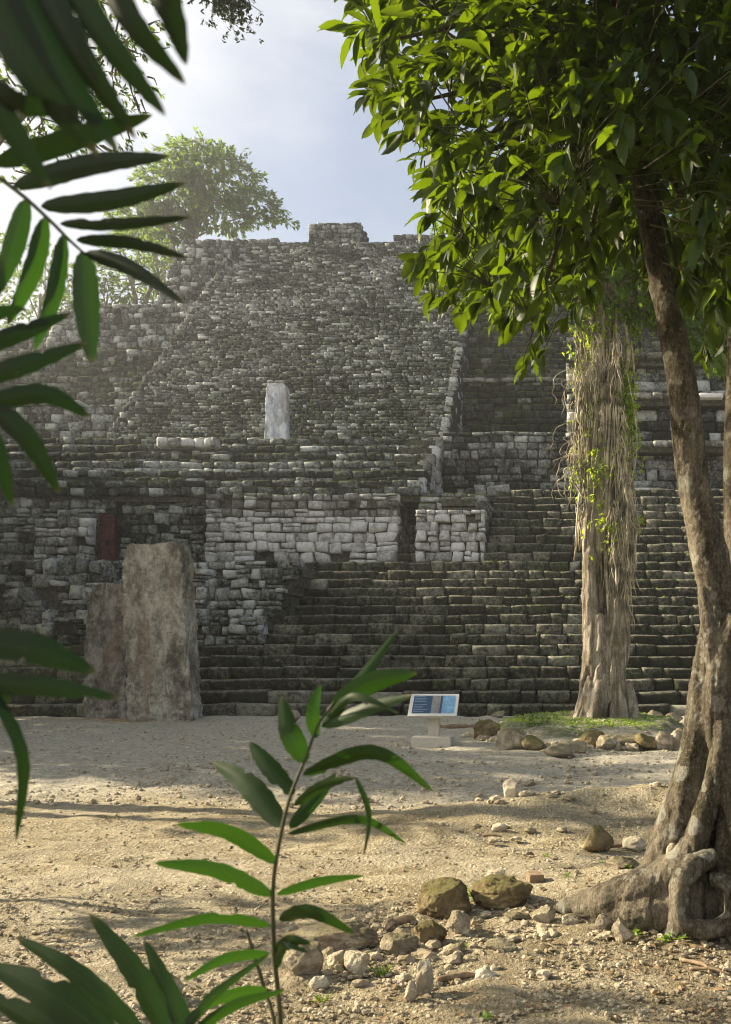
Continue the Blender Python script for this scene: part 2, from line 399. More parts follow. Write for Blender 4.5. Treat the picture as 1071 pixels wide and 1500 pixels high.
# lower stairway (14 steps) and the flight that goes on at the right
stair = bpy.data.objects.new('stairway', None); COL.objects.link(stair); stair.parent = pyr
top = []
for i in range(1, 15):
    ms = Masonry(100+i); y = 26+(i-1)*.6
    x0 = -24 if i <= 6 else (-(850-385-(i-6)*5)/F*y)
    ms.course(x0, 9, (i-1)*.32-.03, .35, y, .72, .38, 1.15, tone=.40, tvar=.16, moss=.50, miss=.0, prot=.055, zj=.008, coreback=3.)
    put(ms, 'step', 'steps', stair, jit=.07)
for j in range(10):
    ms = Masonry(130+j); i = 15+j; y = 34.4+j*.55
    ms.course(-3.36 if j > 0 else -24, 9, 4.48+j*.37-.03, .40, y, .68 if j else 2., .35, 1.0, tone=.37, tvar=.16, moss=.48, miss=.0, prot=.05, zj=.008, coreback=3.)
    put(ms, 'step', 'steps', stair, jit=.07)
# rubble retaining mass left of the lower stairway
ms = Masonry(201)
ms.wall(-24, -9.3, 1.9, 2.75, 29.3, .28, .12, moss=.15, tone=.55, tvar=.25, wmin=.2, wmax=.55, split=.2)
ms.wall(-24, -8.7, 2.7, 4.5, 29.9, .34, .45, right=lambda t: -9.25+t*.75, moss=.1, tone=.66, tvar=.3, wmin=.2, wmax=.62, split=.3, miss=.05, prot=.08)
put(ms, 'rubble_wall', 'main', pyr, jit=.2)
ms = Masonry(202)   # slumped rubble, far left
ms.wall(-24, -14.2, 2.2, 4.45, 29.2, .36, .35, tone=.6, tvar=.32, moss=.15, wmin=.25, wmax=.7, split=.3, miss=.05, prot=.09)
put(ms, 'rubble_wall', 'main', pyr, jit=.22)
# pale walls over the first terrace
ms = Masonry(203)
ms.wall(-13.45, -6.55, 4.88, 6.55, 35.6, .37, .05, tone=.95, tvar=.2, moss=-.4, wmin=.3, wmax=.72, split=.12, prot=.03)
ms.wall(-13.45, -6.55, 6.55, 7.42, 35.7, .3, .05, tone=.42, tvar=.25, moss=.02, wmin=.28, wmax=.6, split=.2, prot=.04)
put(ms, 'pale_wall', 'pale', pyr, jit=.16)
ms = Masonry(204)
ms.wall(0, 2.4, 4.9, 7.4, 0, .36, .0, tone=.5, moss=.1, wmin=.3, wmax=.6)
put(ms, 'pale_wall_end', 'pale', pyr, PI/2, -6.52, 35.75, .15)
ms = Masonry(205)
ms.wall(-5.84, -3.36, 4.9, 6.75, 35.2, .33, .03, tone=.85, tvar=.22, moss=-.3, wmin=.26, wmax=.6, split=.15)
ms.wall(-5.84, -3.36, 6.75, 7.5, 35.7, .3, .8, tone=.3, moss=.7, wmin=.3, wmax=.8)
put(ms, 'pale_block', 'pale', pyr, jit=.16)
ms = Masonry(206)
ms.wall(0, 4.4, 4.9, 7.3, 0, .36, .0, tone=.4, moss=.1, wmin=.3, wmax=.6)
put(ms, 'block_side', 'main', pyr, PI/2, -3.38, 35.4, .15)
ms = Masonry(207)   # small recessed flight between the two
for j in range(6): ms.course(-6.6, -5.8, 4.85+j*.4, .42, 35.9+j*.5, .6, .3, .8, tone=.35, moss=.45)
put(ms, 'recess_steps', 'steps', pyr)
# wall at the left of the pale wall, with door recess
ms = Masonry(208)
ms.wall(-24, -17.25, 4.9, 7.3, 36.0, .33, .06, tone=.66, tvar=.28, moss=.0, wmin=.25, wmax=.6, split=.2)
ms.wall(-16.75, -13.4, 4.9, 7.3, 36.2, .33, .06, tone=.5, tvar=.26, moss=.2, wmin=.25, wmax=.6, split=.2)
ms.wall(-17.3, -16.7, 6.55, 7.3, 36.1, .33, .06, tone=.34, moss=.3)
put(ms, 'terrace_wall', 'main', pyr, jit=.17)
ms = Masonry(209)
ms.wall(-19.4, -17.35, 4.9, 6.5, 35.3, .32, .04, tone=.58, tvar=.22, moss=-.05, wmin=.25, wmax=.55, split=.2)
put(ms, 'pale_block', 'pale', pyr, jit=.16)
m = MB(); m.add(box_v(-17.3, -16.82, 35.9, 35.98, 4.9, 6.62), BOXQ)
d = m.build('door', M['reddoor'], pyr, False); d['label'] = 'rusty dark red metal door'
m = MB(); m.add(box_v(-17.12, -16.96, 35.87, 35.91, 5.55, 5.75), BOXQ)
m.build('lock_plate', M['hole'], d, False)
m = MB()
for a in (-17.34, -16.84): m.add(box_v(a, a+.06, 35.84, 35.95, 4.9, 6.66), BOXQ)
m.add(box_v(-17.34, -16.78, 35.83, 35.94, 6.6, 6.68), BOXQ)
m.build('door_frame', M['reddoor'], d, False)
# courses of the second terrace
ms = Masonry(210)
for j in range(6):
    z = 7.38+j*.56; y = 35.9+j*1.18
    tn = [.38, .34, .62, .34, .42, .5][j]
    ms.course(-28, XR-.02, z, .3, y, .9, .3, .8, tone=tn, tvar=.24, moss=.3 if j != 2 else .0, miss=.02)
    ms.course(-28, XR-.02, z+.3, .28, y+.12, 1.3, .3, .9, tone=tn-.04, tvar=.22, moss=.36, miss=.01)
put(ms, 'terrace_courses', 'main', pyr, jit=.1)
ms = Masonry(211)      # white capping course
ms.course(-17.0, -14.6, 9.95, .38, 39.9, .5, .3, .62, tone=.6, tvar=.5, moss=-.2, prot=.05, miss=.12)
put(ms, 'white_course', 'pale', pyr, core=False)
ms = Masonry(212)
for j in range(6): ms.course(j*1.1, 7.2, 7.38+j*.56, .56, 0, .4, .3, .7, tone=.62, moss=-.1)
put(ms, 'stair_side', 'pale', pyr, PI/2, XR, 36.1, .15)
# upper stairway
ms = Masonry(213); N = 84
for j in range(N):
    z = 10.74+j*.18756; y = 43+j*.2024; t = j/N
    ms.course(-20.1, XR, z, .18756, y, .36, .14, .6, tone=.41+.05*t, tvar=.22, moss=.46-.2*t, miss=.012, prot=.022, coreback=2.5)
put(ms, 'upper_stairway', 'main', pyr, jit=.16)
N = 52
ms = Masonry(214)      # narrow ramp that edges the stairway on the left
for j in range(N): ms.course(-20.7, -20.05, 10.74+j*.303, .303, 43.05+j*.327, .6, .25, .6, tone=.42, tvar=.22, moss=-.1, prot=.04)
put(ms, 'balustrade', 'main', pyr, jit=.15)
ms = Masonry(215)      # its right flank
for j in range(20): ms.course(j*.327, j*.327+6.5, 10.74+j*.303, .303, 0, .35, .25, .6, tone=.75, tvar=.2, moss=-.15)
put(ms, 'stair_side', 'pale', pyr, PI/2, XR-.06, 43, .12)
ms = Masonry(255)
for j in range(20, N): ms.course(j*.327, j*.327+6.5, 10.74+j*.303, .303, 0, .35, .25, .6, tone=.42, tvar=.2, moss=.1)
put(ms, 'stair_side', 'main', pyr, PI/2, XR-.06, 43, .12)
# right flank
ms = Masonry(216)
ms.wall(XR, .2, 8.15, 10.95, 41.5, .34, .03, tone=.46, tvar=.24, moss=.12, wmin=.3, wmax=.7)
ms.wall(-.6, 10, 8.15, 10.2, 41.2, .4, .35, tone=.55, tvar=.4, moss=.1, wmin=.5, wmax=1.3, prot=.08)
ms.wall(-.6, 10, 10.2, 12.4, 42.2, .42, .3, tone=.5, tvar=.4, moss=.1, wmin=.5, wmax=1.3, prot=.09)
ms.wall(-.6, 10, 12.4, 14.4, 43.2, .4, .3, tone=.5, tvar=.4, moss=.15, wmin=.4, wmax=1.2, prot=.08)
put(ms, 'side_wall', 'main', pyr, jit=.12)
for k, c in enumerate(((-.5,10,10.18,.26,40.78,.9,.5,1.2,.3,.35,.1), (-.5,10,12.38,.26,41.88,.9,.5,1.2,.3,.35,.1), (-.5,10,14.35,.26,42.88,.9,.5,1.2,.35,.3,.1),
                       (.6,3.0,8.2,.32,40.9,.6,.8,1.2,.95,.1,-.4), (-4.4,-2.9,8.2,.5,41.2,.5,.5,.8,.8,.1,-.3),
                       (-38,-23.6,13.45,.24,46.8,1.,.4,1.,.85,.2,-.2), (-38,-24.5,10.9,.26,46.3,.8,.4,1.,.8,.2,-.1), (-28.5,-20.3,17.2,.16,52.0,.6,.4,1.,.6,.2,.0))):
    ms = Masonry(226+k); ms.course(c[0], c[1], c[2], c[3], c[4], c[5], c[6], c[7], tone=c[8], tvar=c[9], moss=c[10], miss=.12, prot=.07); put(ms, 'cornice', 'pale', pyr, jit=.14)
ms = Masonry(217)
ms.wall(XR-1, 22, 10.9, 15.0, 48.6, .33, .12, tone=.26, tvar=.2, moss=.62, wmin=.3, wmax=.8)
ms.course(XR-1, 22, 15.0, .22, 48.9, .8, .5, 1.2, tone=.7, moss=.0)
ms.wall(XR-1, 22, 15.2, 20.2, 50.6, .33, .5, tone=.27, tvar=.2, moss=.6, wmin=.3, wmax=.8)
ms.wall(XR-1, 22, 20.2, 26.4, 54.6, .34, .6, tone=.34, tvar=.2, moss=.35, wmin=.3, wmax=.8)
put(ms, 'flank_slope', 'green', pyr, jit=.1)
# left flank tiers
ms = Masonry(218)
ms.wall(-38, -20.2, 10.7, 13.5, 46.6, .36, .15, tone=.42, tvar=.28, moss=.3, wmin=.25, wmax=.7)
ms.wall(-38, -20.2, 13.5, 17.3, 48.6, .32, .55, tone=.34, tvar=.24, moss=.6, wmin=.25, wmax=.7)
ms.wall(-27, -20.2, 17.3, 20.5, 52.2, .32, .35, tone=.52, tvar=.28, moss=.05, wmin=.25, wmax=.6, left=lambda t: -28-1*t+1.6*t*t)
ms.wall(-42, -28, 17.3, 18.9, 52.4, .32, .35, tone=.5, tvar=.28, moss=.1, wmin=.25, wmax=.6)
ms.wall(-23.4, -20.2, 20.5, 25.9, 55.3, .32, .5, tone=.46, tvar=.24, moss=.05, wmin=.22, wmax=.55, left=lambda t: -23.9+.7*t)
put(ms, 'flank_tiers', 'main', pyr, jit=.17)
# summit walls
for k, (x0, x1, z1, y) in enumerate(((-21.5, -18.7, 27.5, 61.5), (-16.8, -13.55, 28.35, 61.5), (-13.5, -12.7, 27.7, 63), (-11.6, -8.6, 27.6, 61.5))):
    ms = Masonry(230+k)
    ms.wall(x0, x1, 26.1, z1, y, .3, 0, tone=.55, tvar=.2, moss=.02, wmin=.25, wmax=.6, depth=.5, coreback=2.2)
    o = put(ms, 'summit_wall', 'main', pyr, jit=.12)
    ms = Masonry(240+k)
    ms.wall(0, 2, 26.1, z1, 0, .3, 0, tone=.4, moss=.0, wmin=.25, wmax=.6, depth=.4)
    put(ms, 'wall_end', 'main', o, PI/2, x1, y+.1, .12, core=False)
# solid body inside
m = MB()
for b in ((-26,9,30.5,36,-.5,1.7), (-24,-9,31,37,1,4.4), (-24,9,36.5,60,-.5,4.6), (-24,XR-.3,38,60,4,7.2), (-3,9.5,42,62,4,8.1), (-38,22,44.8,66,4,10.6),
          (-38,-21,52,66,10,13.2), (XR,22,50,66,10,14.8), (-27,22,56.5,66,13,20.1), (-20.6,22,60.3,66,19,26.05), (-23,-20,59.5,66,19,25.6), (-42,-26,55.5,66,13,18.5)):
    m.add(box_v(*b), BOXQ)
m.build('inner_core', M['core'], pyr, False)

# ------------------------------------------------------------------ ground
BX, BY = .15, 20.1
def gz(x, y):
    x = np.atleast_1d(np.asarray(x, float)); y = np.atleast_1d(np.asarray(y, float)); P = np.column_stack([x, y, np.zeros_like(x)])
    z = .05*fbm(P, .3, 3, 21)+.022*fbm(P, 1.3, 3, 22)
    z += .25*np.exp(-((x-.6)/2.2)**2-((y-9.7)/.75)**2)*(1+.5*fbm(P, 1.2, 3, 25))
    z -= .13*np.exp(-((x+.9)/1.9)**2-((y-10.9)/.7)**2)
    z += .10*np.exp(-((x-1.2)/1.6)**2-((y-6.3)/.9)**2)
    r = np.sqrt(((x-BX)/2.2)**2+((y-BY)/2.75)**2)
    z += .32*np.clip((1.05-r)/.3, 0, 1)**1.3*(1+.15*fbm(P, 1.5, 2, 28))
    z = np.where(y > 25.5, z*.2, z)
    return z
def gz1(x, y): return float(gz(x, y)[0])
xs = np.concatenate([[-320,-160,-80,-45,-30,-22,-17], np.arange(-14, 5, .045), [5.5,6.5,8,10,14,20,35,70,160,320]])
ys = np.concatenate([[-300,-120,-50,-20,-8,-3,-1,0,1,2,2.8], 3.4*np.exp(np.linspace(0, math.log(26.6/3.4), 470)), [28,32,40,60,100,180,320]])
XX, YY = np.meshgrid(xs, ys); x = XX.ravel(); y = YY.ravel(); z = gz(x, y)
P = np.column_stack([x, y, z*0])
near = ((x > -14.1) & (x < 5.1) & (y > 3) & (y < 27))
z = z+np.where(near & (y > 7), .045*fbm(P, 1.1, 4, 36), 0)
rough = .026*fbm(P, 5, 4, 31)+.012*np.abs(fbm(P, 15, 3, 32))+.05*np.clip(fbm(P, 2.2, 4, 33)-.12, 0, 1)-.05*np.clip(fbm(P, 1.7, 3, 34)-.2, 0, 1)
z = z+np.where(near, rough, 0)
r = np.sqrt(((x-BX)/2.15)**2+((y-BY)/2.7)**2)
mo = np.clip((1.02-r)/.12, 0, 1)*np.clip(.75+.8*fbm(P, .9, 3, 35), 0, 1)
mo = np.maximum(mo, .6*np.exp(-((x-.2)/1.4)**2-((y-16.6)/.25)**2))
mo = np.maximum(mo, .35*np.exp(-((x+.3)/.8)**2-((y-9.9)/.4)**2))
xo, yo = at(175, 1052, 24)[:2]
oc = np.exp(-((x-xo)/1.7)**2-((y-24.6)/.6)**2)
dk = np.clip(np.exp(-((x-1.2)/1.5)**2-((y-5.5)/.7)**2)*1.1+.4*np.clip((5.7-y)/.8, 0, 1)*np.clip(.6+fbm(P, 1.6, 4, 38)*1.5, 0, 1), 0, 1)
gr = np.clip((y-10.4)/1.5+.6*fbm(P, .8, 4, 39), 0, 1)  # greyer far earth, made paler to brighten the shaded ground
nx = len(xs); idx = np.arange(len(x)).reshape(len(ys), nx)
Q = np.column_stack([idx[:-1, :-1].ravel(), idx[:-1, 1:].ravel(), idx[1:, 1:].ravel(), idx[1:, :-1].ravel()])
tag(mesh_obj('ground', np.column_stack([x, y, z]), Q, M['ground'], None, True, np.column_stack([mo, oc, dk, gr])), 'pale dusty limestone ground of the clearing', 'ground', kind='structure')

# ------------------------------------------------------------------ rocks and gravel
def ico(sub):
    import bmesh
    bm = bmesh.new(); bmesh.ops.create_icosphere(bm, subdivisions=sub, radius=1)
    V = np.array([v.co[:] for v in bm.verts]); T = np.array([[v.index for v in f.verts] for f in bm.faces]); bm.free(); return V, T
ICO = {k: ico(k) for k in (1, 2, 4, 5)}
def rock_v(sub, size, seed, cuts=9, rough=.1, dlo=.45):
    V, T = ICO[sub]; V = V.copy(); r = np.random.default_rng(seed)
    for _ in range(cuts+4):
        n = r.normal(size=3); n /= np.linalg.norm(n); d = r.uniform(dlo, dlo+.37)
        V -= np.maximum(0, V@n-d)[:, None]*n*.92
    V *= (1+rough*fbm(V+seed*3.1, 1.6, 4, seed) + rough*.45*fbm(V+seed, 5, 4, seed+3)-rough*.9*np.clip(.12-np.abs(fbm(V-seed, 2.2, 3, seed+5)), 0, 1)*4)[:, None]
    a = r.uniform(0, 2*PI); c, s_ = math.cos(a), math.sin(a)
    V = np.column_stack([V[:, 0]*c-V[:, 1]*s_, V[:, 0]*s_+V[:, 1]*c, V[:, 2]])
    return V*np.array(size)/2, T
def rock(px0, px1, py0, py1, mat, label, seed, name='rock', depth=.85, group=None, cuts=9, rough=.2, sink=.18, cat='rock'):
    """rock whose foot is at pixel row py1"""
    D = EYE*F/(py1-HY)
    for _ in range(3):
        X = ((px0+px1)/2-PX)/F*D; g = gz1(X, D); D = (EYE-g)*F/(py1-HY)
    w = (px1-px0)/F*D; h = (py1-py0)/F*D*(.86 if mat == 'mossrock' else .95); d = w*depth; D2 = D+d*.42; X = ((px0+px1)/2-PX)/F*D2
    V, T = rock_v(5 if py1 > 1280 else 4, (w*1.08, d, h*(1+sink)*1.12), seed, cuts, rough, .66 if mat == 'mossrock' and py1 > 1255 and cuts < 8 else .48)
    if 'pointed' in label:
        tz = np.clip(V[:, 2]/h+.5, 0, 1.1); V[:, :2] *= (1.25-.95*tz)[:, None]; V[:, 2] *= 1.1
    o = mesh_obj(name, V+np.array([0, 0, h*.5*(1-sink)]), T, M[mat], None, True)
    o.location = (X, D2, gz1(X, D2)); tag(o, label, cat, group)
    return o
RK = [
 (612,692,1288,1346,'mossrock','round mossy brown boulder, left of the pair beside the big tree root',3,1.1,5),
 (692,782,1284,1332,'mossrock','low mossy domed boulder, right of the pair beside the big tree root',4,1.0,5),
 (840,908,1208,1252,'mossrock','pointed mossy stone standing alone on sunlit ground left of the leaning trunk',5,.8,12),
 (598,656,1342,1388,'mossrock','angular yellow-mossed stone in front of the round mossy boulder',6,.8,12),
 (648,690,1338,1372,'rock','grey rock wedged between the yellow-mossed stone and the small rubble',17,.9,8),
 (400,560,1350,1398,'rock','long dark flat-topped rock behind the palm seedling',18,.45,7),
 (408,470,1378,1440,'rock','dark square rock right against the palm seedling stem',7,.9,9),
 (504,544,1390,1432,'palerock','pale knobbly stone in front of the long dark rock',8,.9,12),
 (478,512,1396,1420,'palerock','small pale stone left of the pale knobbly stone',9,.9,9),
 (545,612,1372,1402,'rock','dark grey broad stone in the rubble heap',19,.8,8),
 (505,548,1372,1396,'rock','grey blocky stone on the rubble heap',20,.8,8),
 (606,640,1412,1462,'palerock','upright pale stone standing in the lower foreground',10,.8,11),
 (590,616,1440,1470,'palerock','small lump of limestone leaning left of the upright pale stone',21,.9,9),
 (690,730,1418,1442,'palerock','pale stone lying at the end of the dry stick',11,.8,10),
 (455,484,1432,1452,'palerock','small rounded pale stone right of the seedling stem',22,.8,8),
 (735,765,1160,1188,'palerock','pale stone lying at the edge of the shade in mid clearing',12,.8,10),
 (896,928,1344,1382,'rock','grey upright stone at the foot of the big root',13,.8,10),
 (866,906,1342,1366,'rock','low grey stone beside the small weeds by the big root',23,.8,9),
 (780,815,1330,1354,'rock','round grey stone at the tip of the big root',14,.8,8),
 (738,775,1336,1352,'rock','flat grey stone near the tip of the big root',24,.8,8),
 (820,850,1342,1358,'rock','small brown stone under the tip of the big root',25,.8,8),
 (905,945,1228,1248,'palerock','pale stone close behind the leaning trunk foot',26,.9,9),
 (885,935,1256,1275,'rock','flat grey slab against the leaning trunk foot',27,.9,8),
 (715,745,1270,1290,'palerock','little pale stone behind the mossy boulder pair',28,.8,9),
 (655,685,1380,1402,'rock','grey stone below the yellow-mossed stone',29,.8,9),
 (705,760,1382,1398,'rock','brown flat stone right of the grass tuft',30,.8,8),
 (560,580,1345,1362,'rock','small dark stone on top of the long dark rock',31,.8,8),
 (230,270,1420,1470,'rock','dark rounded rock behind the lower left palm leaves',32,.9,8),
 (720,742,1200,1214,'palerock','small pale stone on the sunlit ground below the shade edge',33,.8,9),
 (410,440,1040,1062,'rock','dark rock lying at the foot of the stairway left of the sign',34,.8,9),
]
for a in RK: rock(*a[:4], a[4], a[5], a[6], depth=a[7], cuts=a[8])
# ring of stones round the tree bed
ORD = ['leftmost','second','third','fourth','fifth','sixth','seventh','eighth','ninth','tenth','eleventh','twelfth']
ring = [(694,728,1046,1082),(726,768,1052,1086),(768,800,1062,1090),(798,846,1066,1090),(836,862,1050,1074),(846,884,1070,1094),(878,902,1068,1093),(898,934,1068,1097),(928,960,1070,1098),(955,985,1068,1098),(980,1014,1066,1098),(752,768,1066,1088)]
ring.sort()
for k, a in enumerate(ring):
    a = (a[0]-4, a[1]+4, a[2]+2, a[3]+1)
    rock(*a, 'rock' if k % 3 else 'mossrock', f'{ORD[k]} edging stone from the left in the ring round the old tree', 50+k, name='edging_stone', group='stones edging the tree bed', cat='stone')
for k, a in enumerate([(940,970,1040,1056),(968,1000,1042,1060),(720,740,1040,1052)]):
    rock(*a, 'rock', ['grey stone at the back of the tree bed right of the vine-hung trunk','larger grey stone at the back right corner of the tree bed','grey stone at the back left of the tree bed'][k], 70+k, name='edging_stone', group='stones edging the tree bed', cat='stone')

def pebbles(n, f, seed, smin, smax, sub=1):
    r = np.random.default_rng(seed); V0, T0 = ICO[sub]; m = len(V0)
    px, D = f(r, n); X = (px-PX)/F*D; Z = gz(X, D)
    s = smin*(smax/smin)**(r.random(n)**2.6)
    fl = r.uniform(.45, .9, n); el = r.uniform(.7, 1.4, n); a = r.uniform(0, 2*PI, n)
    j = 1+r.uniform(-.28, .28, (n, m))
    V = V0[None]*j[..., None]*s[:, None, None]
    V[..., 0] *= el[:, None]; V[..., 2] *= fl[:, None]
    c, d = np.cos(a)[:, None], np.sin(a)[:, None]
    x = V[..., 0]*c-V[..., 1]*d; y = V[..., 0]*d+V[..., 1]*c
    V = np.stack([x+X[:, None], y+D[:, None], V[..., 2]+(Z+.004+s*.25)[:, None]], -1)
    return V.reshape(-1, 3), (T0[None]+(np.arange(n)*m)[:, None, None]).reshape(-1, 3)
m = MB()
def fa(r, n):
    yy = 1105+400*r.random(n)**.75; return r.uniform(-40, 1100, n), EYE*F/(yy-HY)
V, T = pebbles(20000, fa, 1, .0028, .018); m.add(V, tris=T)
def fb(r, n): return r.normal(600, 110, n), EYE*F/(r.normal(1398, 26, n).clip(1300, 1490)-HY)
V, T = pebbles(520, fb, 2, .007, .045, 2); m.add(V, tris=T)
def fc(r, n): return r.normal(860, 130, n), EYE*F/(r.normal(1360, 26, n).clip(1300, 1490)-HY)
V, T = pebbles(260, fc, 3, .006, .03, 2); m.add(V, tris=T)
def fd(r, n): return r.uniform(640, 1000, n), EYE*F/(r.normal(1195, 30, n).clip(1120, 1300)-HY)
V, T = pebbles(350, fd, 4, .008, .06, 2); m.add(V, tris=T)
def fr(r, n):
    a = r.uniform(PI*.95, PI*2.05, n); q = r.normal(1.0, .05, n); X = BX+2.2*q*np.cos(a); D = BY+2.95*q*np.sin(a)
    return X*F/D+PX, D
V, T = pebbles(420, fr, 6, .02, .15, 2); m.add(V, tris=T)
def fe(r, n): return r.uniform(0, 1060, n), EYE*F/(r.uniform(1052, 1180, n)-HY)
V, T = pebbles(7000, fe, 5, .006, .04); m.add(V, tris=T)
tag(m.build('gravel', M['gravel'], None, False), 'loose limestone gravel and rubble strewn over the clearing', 'gravel', kind='stuff')

# ------------------------------------------------------------------ stelae
def slab(name, outline, D, thick, mat, label, zfoot, seed, chip=.05, lean=0., vox=.022):
    """outline: list of (left px, right px, row) from the top to the foot"""
    m = MB(); n = 60
    O = np.array(outline, float); t = np.linspace(0, 1, n)*(len(O)-1); i = np.minimum(t.astype(int), len(O)-2); f = (t-i)[:, None]
    R = O[i]*(1-f)+O[i+1]*f
    X0 = (R[:, 0]-PX)/F*D; X1 = (R[:, 1]-PX)/F*D; Z = EYE-(R[:, 2]-HY)/F*D
    V = []
    for a, b, z in zip(X0, X1, Z): V += [(a, D, z), (b, D, z), (b, D+thick, z), (a, D+thick, z)]
    q = []
    for k in range(n-1):
        for c in range(4):
            e = (c+1) % 4; q.append([k*4+c, (k+1)*4+c, (k+1)*4+e, k*4+e])
    q += [[0, 1, 2, 3], [(n-1)*4+3, (n-1)*4+2, (n-1)*4+1, (n-1)*4]]
    m.add(np.array(V), np.array(q))
    co, Q = remeshed(m, vox, lambda c: chip*.35*fbm(c, 14, 4, seed+2)+chip*fbm(c, 1.6, 4, seed)+chip*.5*fbm(c, 6, 4, seed+4)-chip*1.4*np.clip(np.abs(fbm(c, 2.6, 3, seed+8))*-1+.12, 0, 1), 4)
    co[:, 1] += (co[:, 2]-zfoot)*lean
    loc = ((X0[-1]+X1[-1])/2, D+thick/2, zfoot)
    o = mesh_obj(name, co, Q, M[mat], None, True, None, loc)
    tag(o, label, 'stela'); return o
slab('stela', [(190,258,795),(184,264,803),(180,267,830),(178,269,870),(179,272,920),(183,275,970),(185,280,1020),(186,284,1062)], 24.6, .75, 'stela',
     'tall weathered grey-brown stela, taller of the two slabs at the stairway foot', 0, 301, .09)
slab('stela', [(140,178,853),(128,180,870),(124,182,920),(123,184,980),(124,185,1056)], 25.4, .7, 'stela2',
     'shorter dark rough stela half hidden behind the tall stela', 0, 302, .13)
slab('stela', [(392,416,561),(389,420,570),(388,420,610),(386,420,646)], 42.4, .55, 'white',
     'small bleached white stela standing high on the pyramid terrace', 10.6, 303, .04, vox=.05)

# ------------------------------------------------------------------ sign
gx, gy = at(631, 1093, 17.4)[:2]
sg = empty('information_sign', (gx, gy+.25, gz1(gx, gy)), 'pale concrete lectern sign with blue printed panel before the stairway', 'sign')
g0 = sg.location.z
def bbox_obj(name, dims, mat, parent, rot=0., loc=(0,0,0), bev=.012):
    import bmesh
    bm = bmesh.new(); bmesh.ops.create_cube(bm, size=1); bmesh.ops.scale(bm, vec=dims, verts=bm.verts)
    if bev: bmesh.ops.bevel(bm, geom=bm.edges[:], offset=bev, segments=2, affect='EDGES')
    me = bpy.data.meshes.new(name); bm.to_mesh(me); bm.free(); me.materials.append(M[mat])
    o = bpy.data.objects.new(name, me); COL.objects.link(o); o.parent = parent; o.location = loc; o.rotation_euler = (rot, 0, 0)
    return o
bbox_obj('base', (.70, .50, .20), 'concrete', sg, loc=(0, 0, .07))
bbox_obj('post', (.2, .14, .50), 'concrete', sg, loc=(.02, .02, .36))
pn = bbox_obj('panel', (.86, .56, .06), 'concrete', sg, rot=math.radians(42), loc=(0.02, -.02, .70))
bd = bbox_obj('border', (.855, .555, .004), 'signface', pn, loc=(0, 0, .032), bev=0)
bbox_obj('text_field', (.33, .44, .004), 'signblue', pn, loc=(-.20, .01, .037), bev=0)
bbox_obj('map_field', (.22, .44, .004), 'signsky', pn, loc=(.27, .01, .037), bev=0)
bbox_obj('picture_strip', (.04, .44, .004), 'signblue', pn, loc=(.135, .01, .037), bev=0)
bbox_obj('stela_picture', (.145, .44, .004), 'signpic', pn, loc=(.04, .01, .038), bev=0)
m = MB(); rr = random.Random(3)
for k in range(9):
    yy = .20-k*.042-(.03 if k > 3 else 0); m.add(box_v(-.345, -.345+rr.uniform(.16, .26), yy-.0035, yy+.0035, .0395, .0415), BOXQ)
m.build('printed_text', M['signtext'], None, False).parent = pn
m = MB()
for k in range(5):
    yy = .19-k*.085; m.add(box_v(.175, .175+rr.uniform(.1, .19), yy-.0035, yy+.0035, .0395, .0415), BOXQ)
m.build('printed_text', M['signtext'], None, False).parent = pn

# ------------------------------------------------------------------ leaves
def leaf_template(L=6, shape='obovate', fold=.18, curl=.25):
    t = np.linspace(0, 1, L)
    if shape == 'obovate': w = np.sin(PI*t**.85)**.8*(.55+.6*t)*.5; w[-1] = 0.0; w[0] = .02
    elif shape == 'lance': w = np.sin(PI*t**.62)**.75*.5; w[0] = .05; w[-1] = 0
    V = []
    for a, b in zip(t, w):
        z = -curl*a*a
        V += [(a, -b, z+fold*b), (a, 0, z), (a, b, z+fold*b)]
    Q = []
    for i in range(L-1):
        for c in (0, 1): Q.append([i*3+c, (i+1)*3+c, (i+1)*3+c+1, i*3+c+1])
    return np.array(V), np.array(Q)
LT_BIG = leaf_template(6); LT_SMALL = leaf_template(3, 'obovate', .1, .15)
def leaves(C, Dv, Nv, Ln, Wd, tpl, tone=None):
    V0, Q0 = tpl; n = len(C); m = len(V0)
    Dv = Dv/(np.linalg.norm(Dv, axis=1)[:, None]+1e-9); Sd = np.cross(Nv, Dv); Sd /= np.linalg.norm(Sd, axis=1)[:, None]+1e-9
    Nn = np.cross(Dv, Sd)
    V = C[:, None]+Dv[:, None]*(V0[None, :, 0:1]*Ln[:, None, None])+Sd[:, None]*(V0[None, :, 1:2]*Wd[:, None, None])+Nn[:, None]*(V0[None, :, 2:3]*Ln[:, None, None])
    Q = (Q0[None]+(np.arange(n)*m)[:, None, None]).reshape(-1, 4)
    A = np.zeros((n, m, 4)); A[..., 0] = (tone if tone is not None else RNG.random(n))[:, None]; A[..., 3] = 1
    return V.reshape(-1, 3), Q, A.reshape(-1, 4)
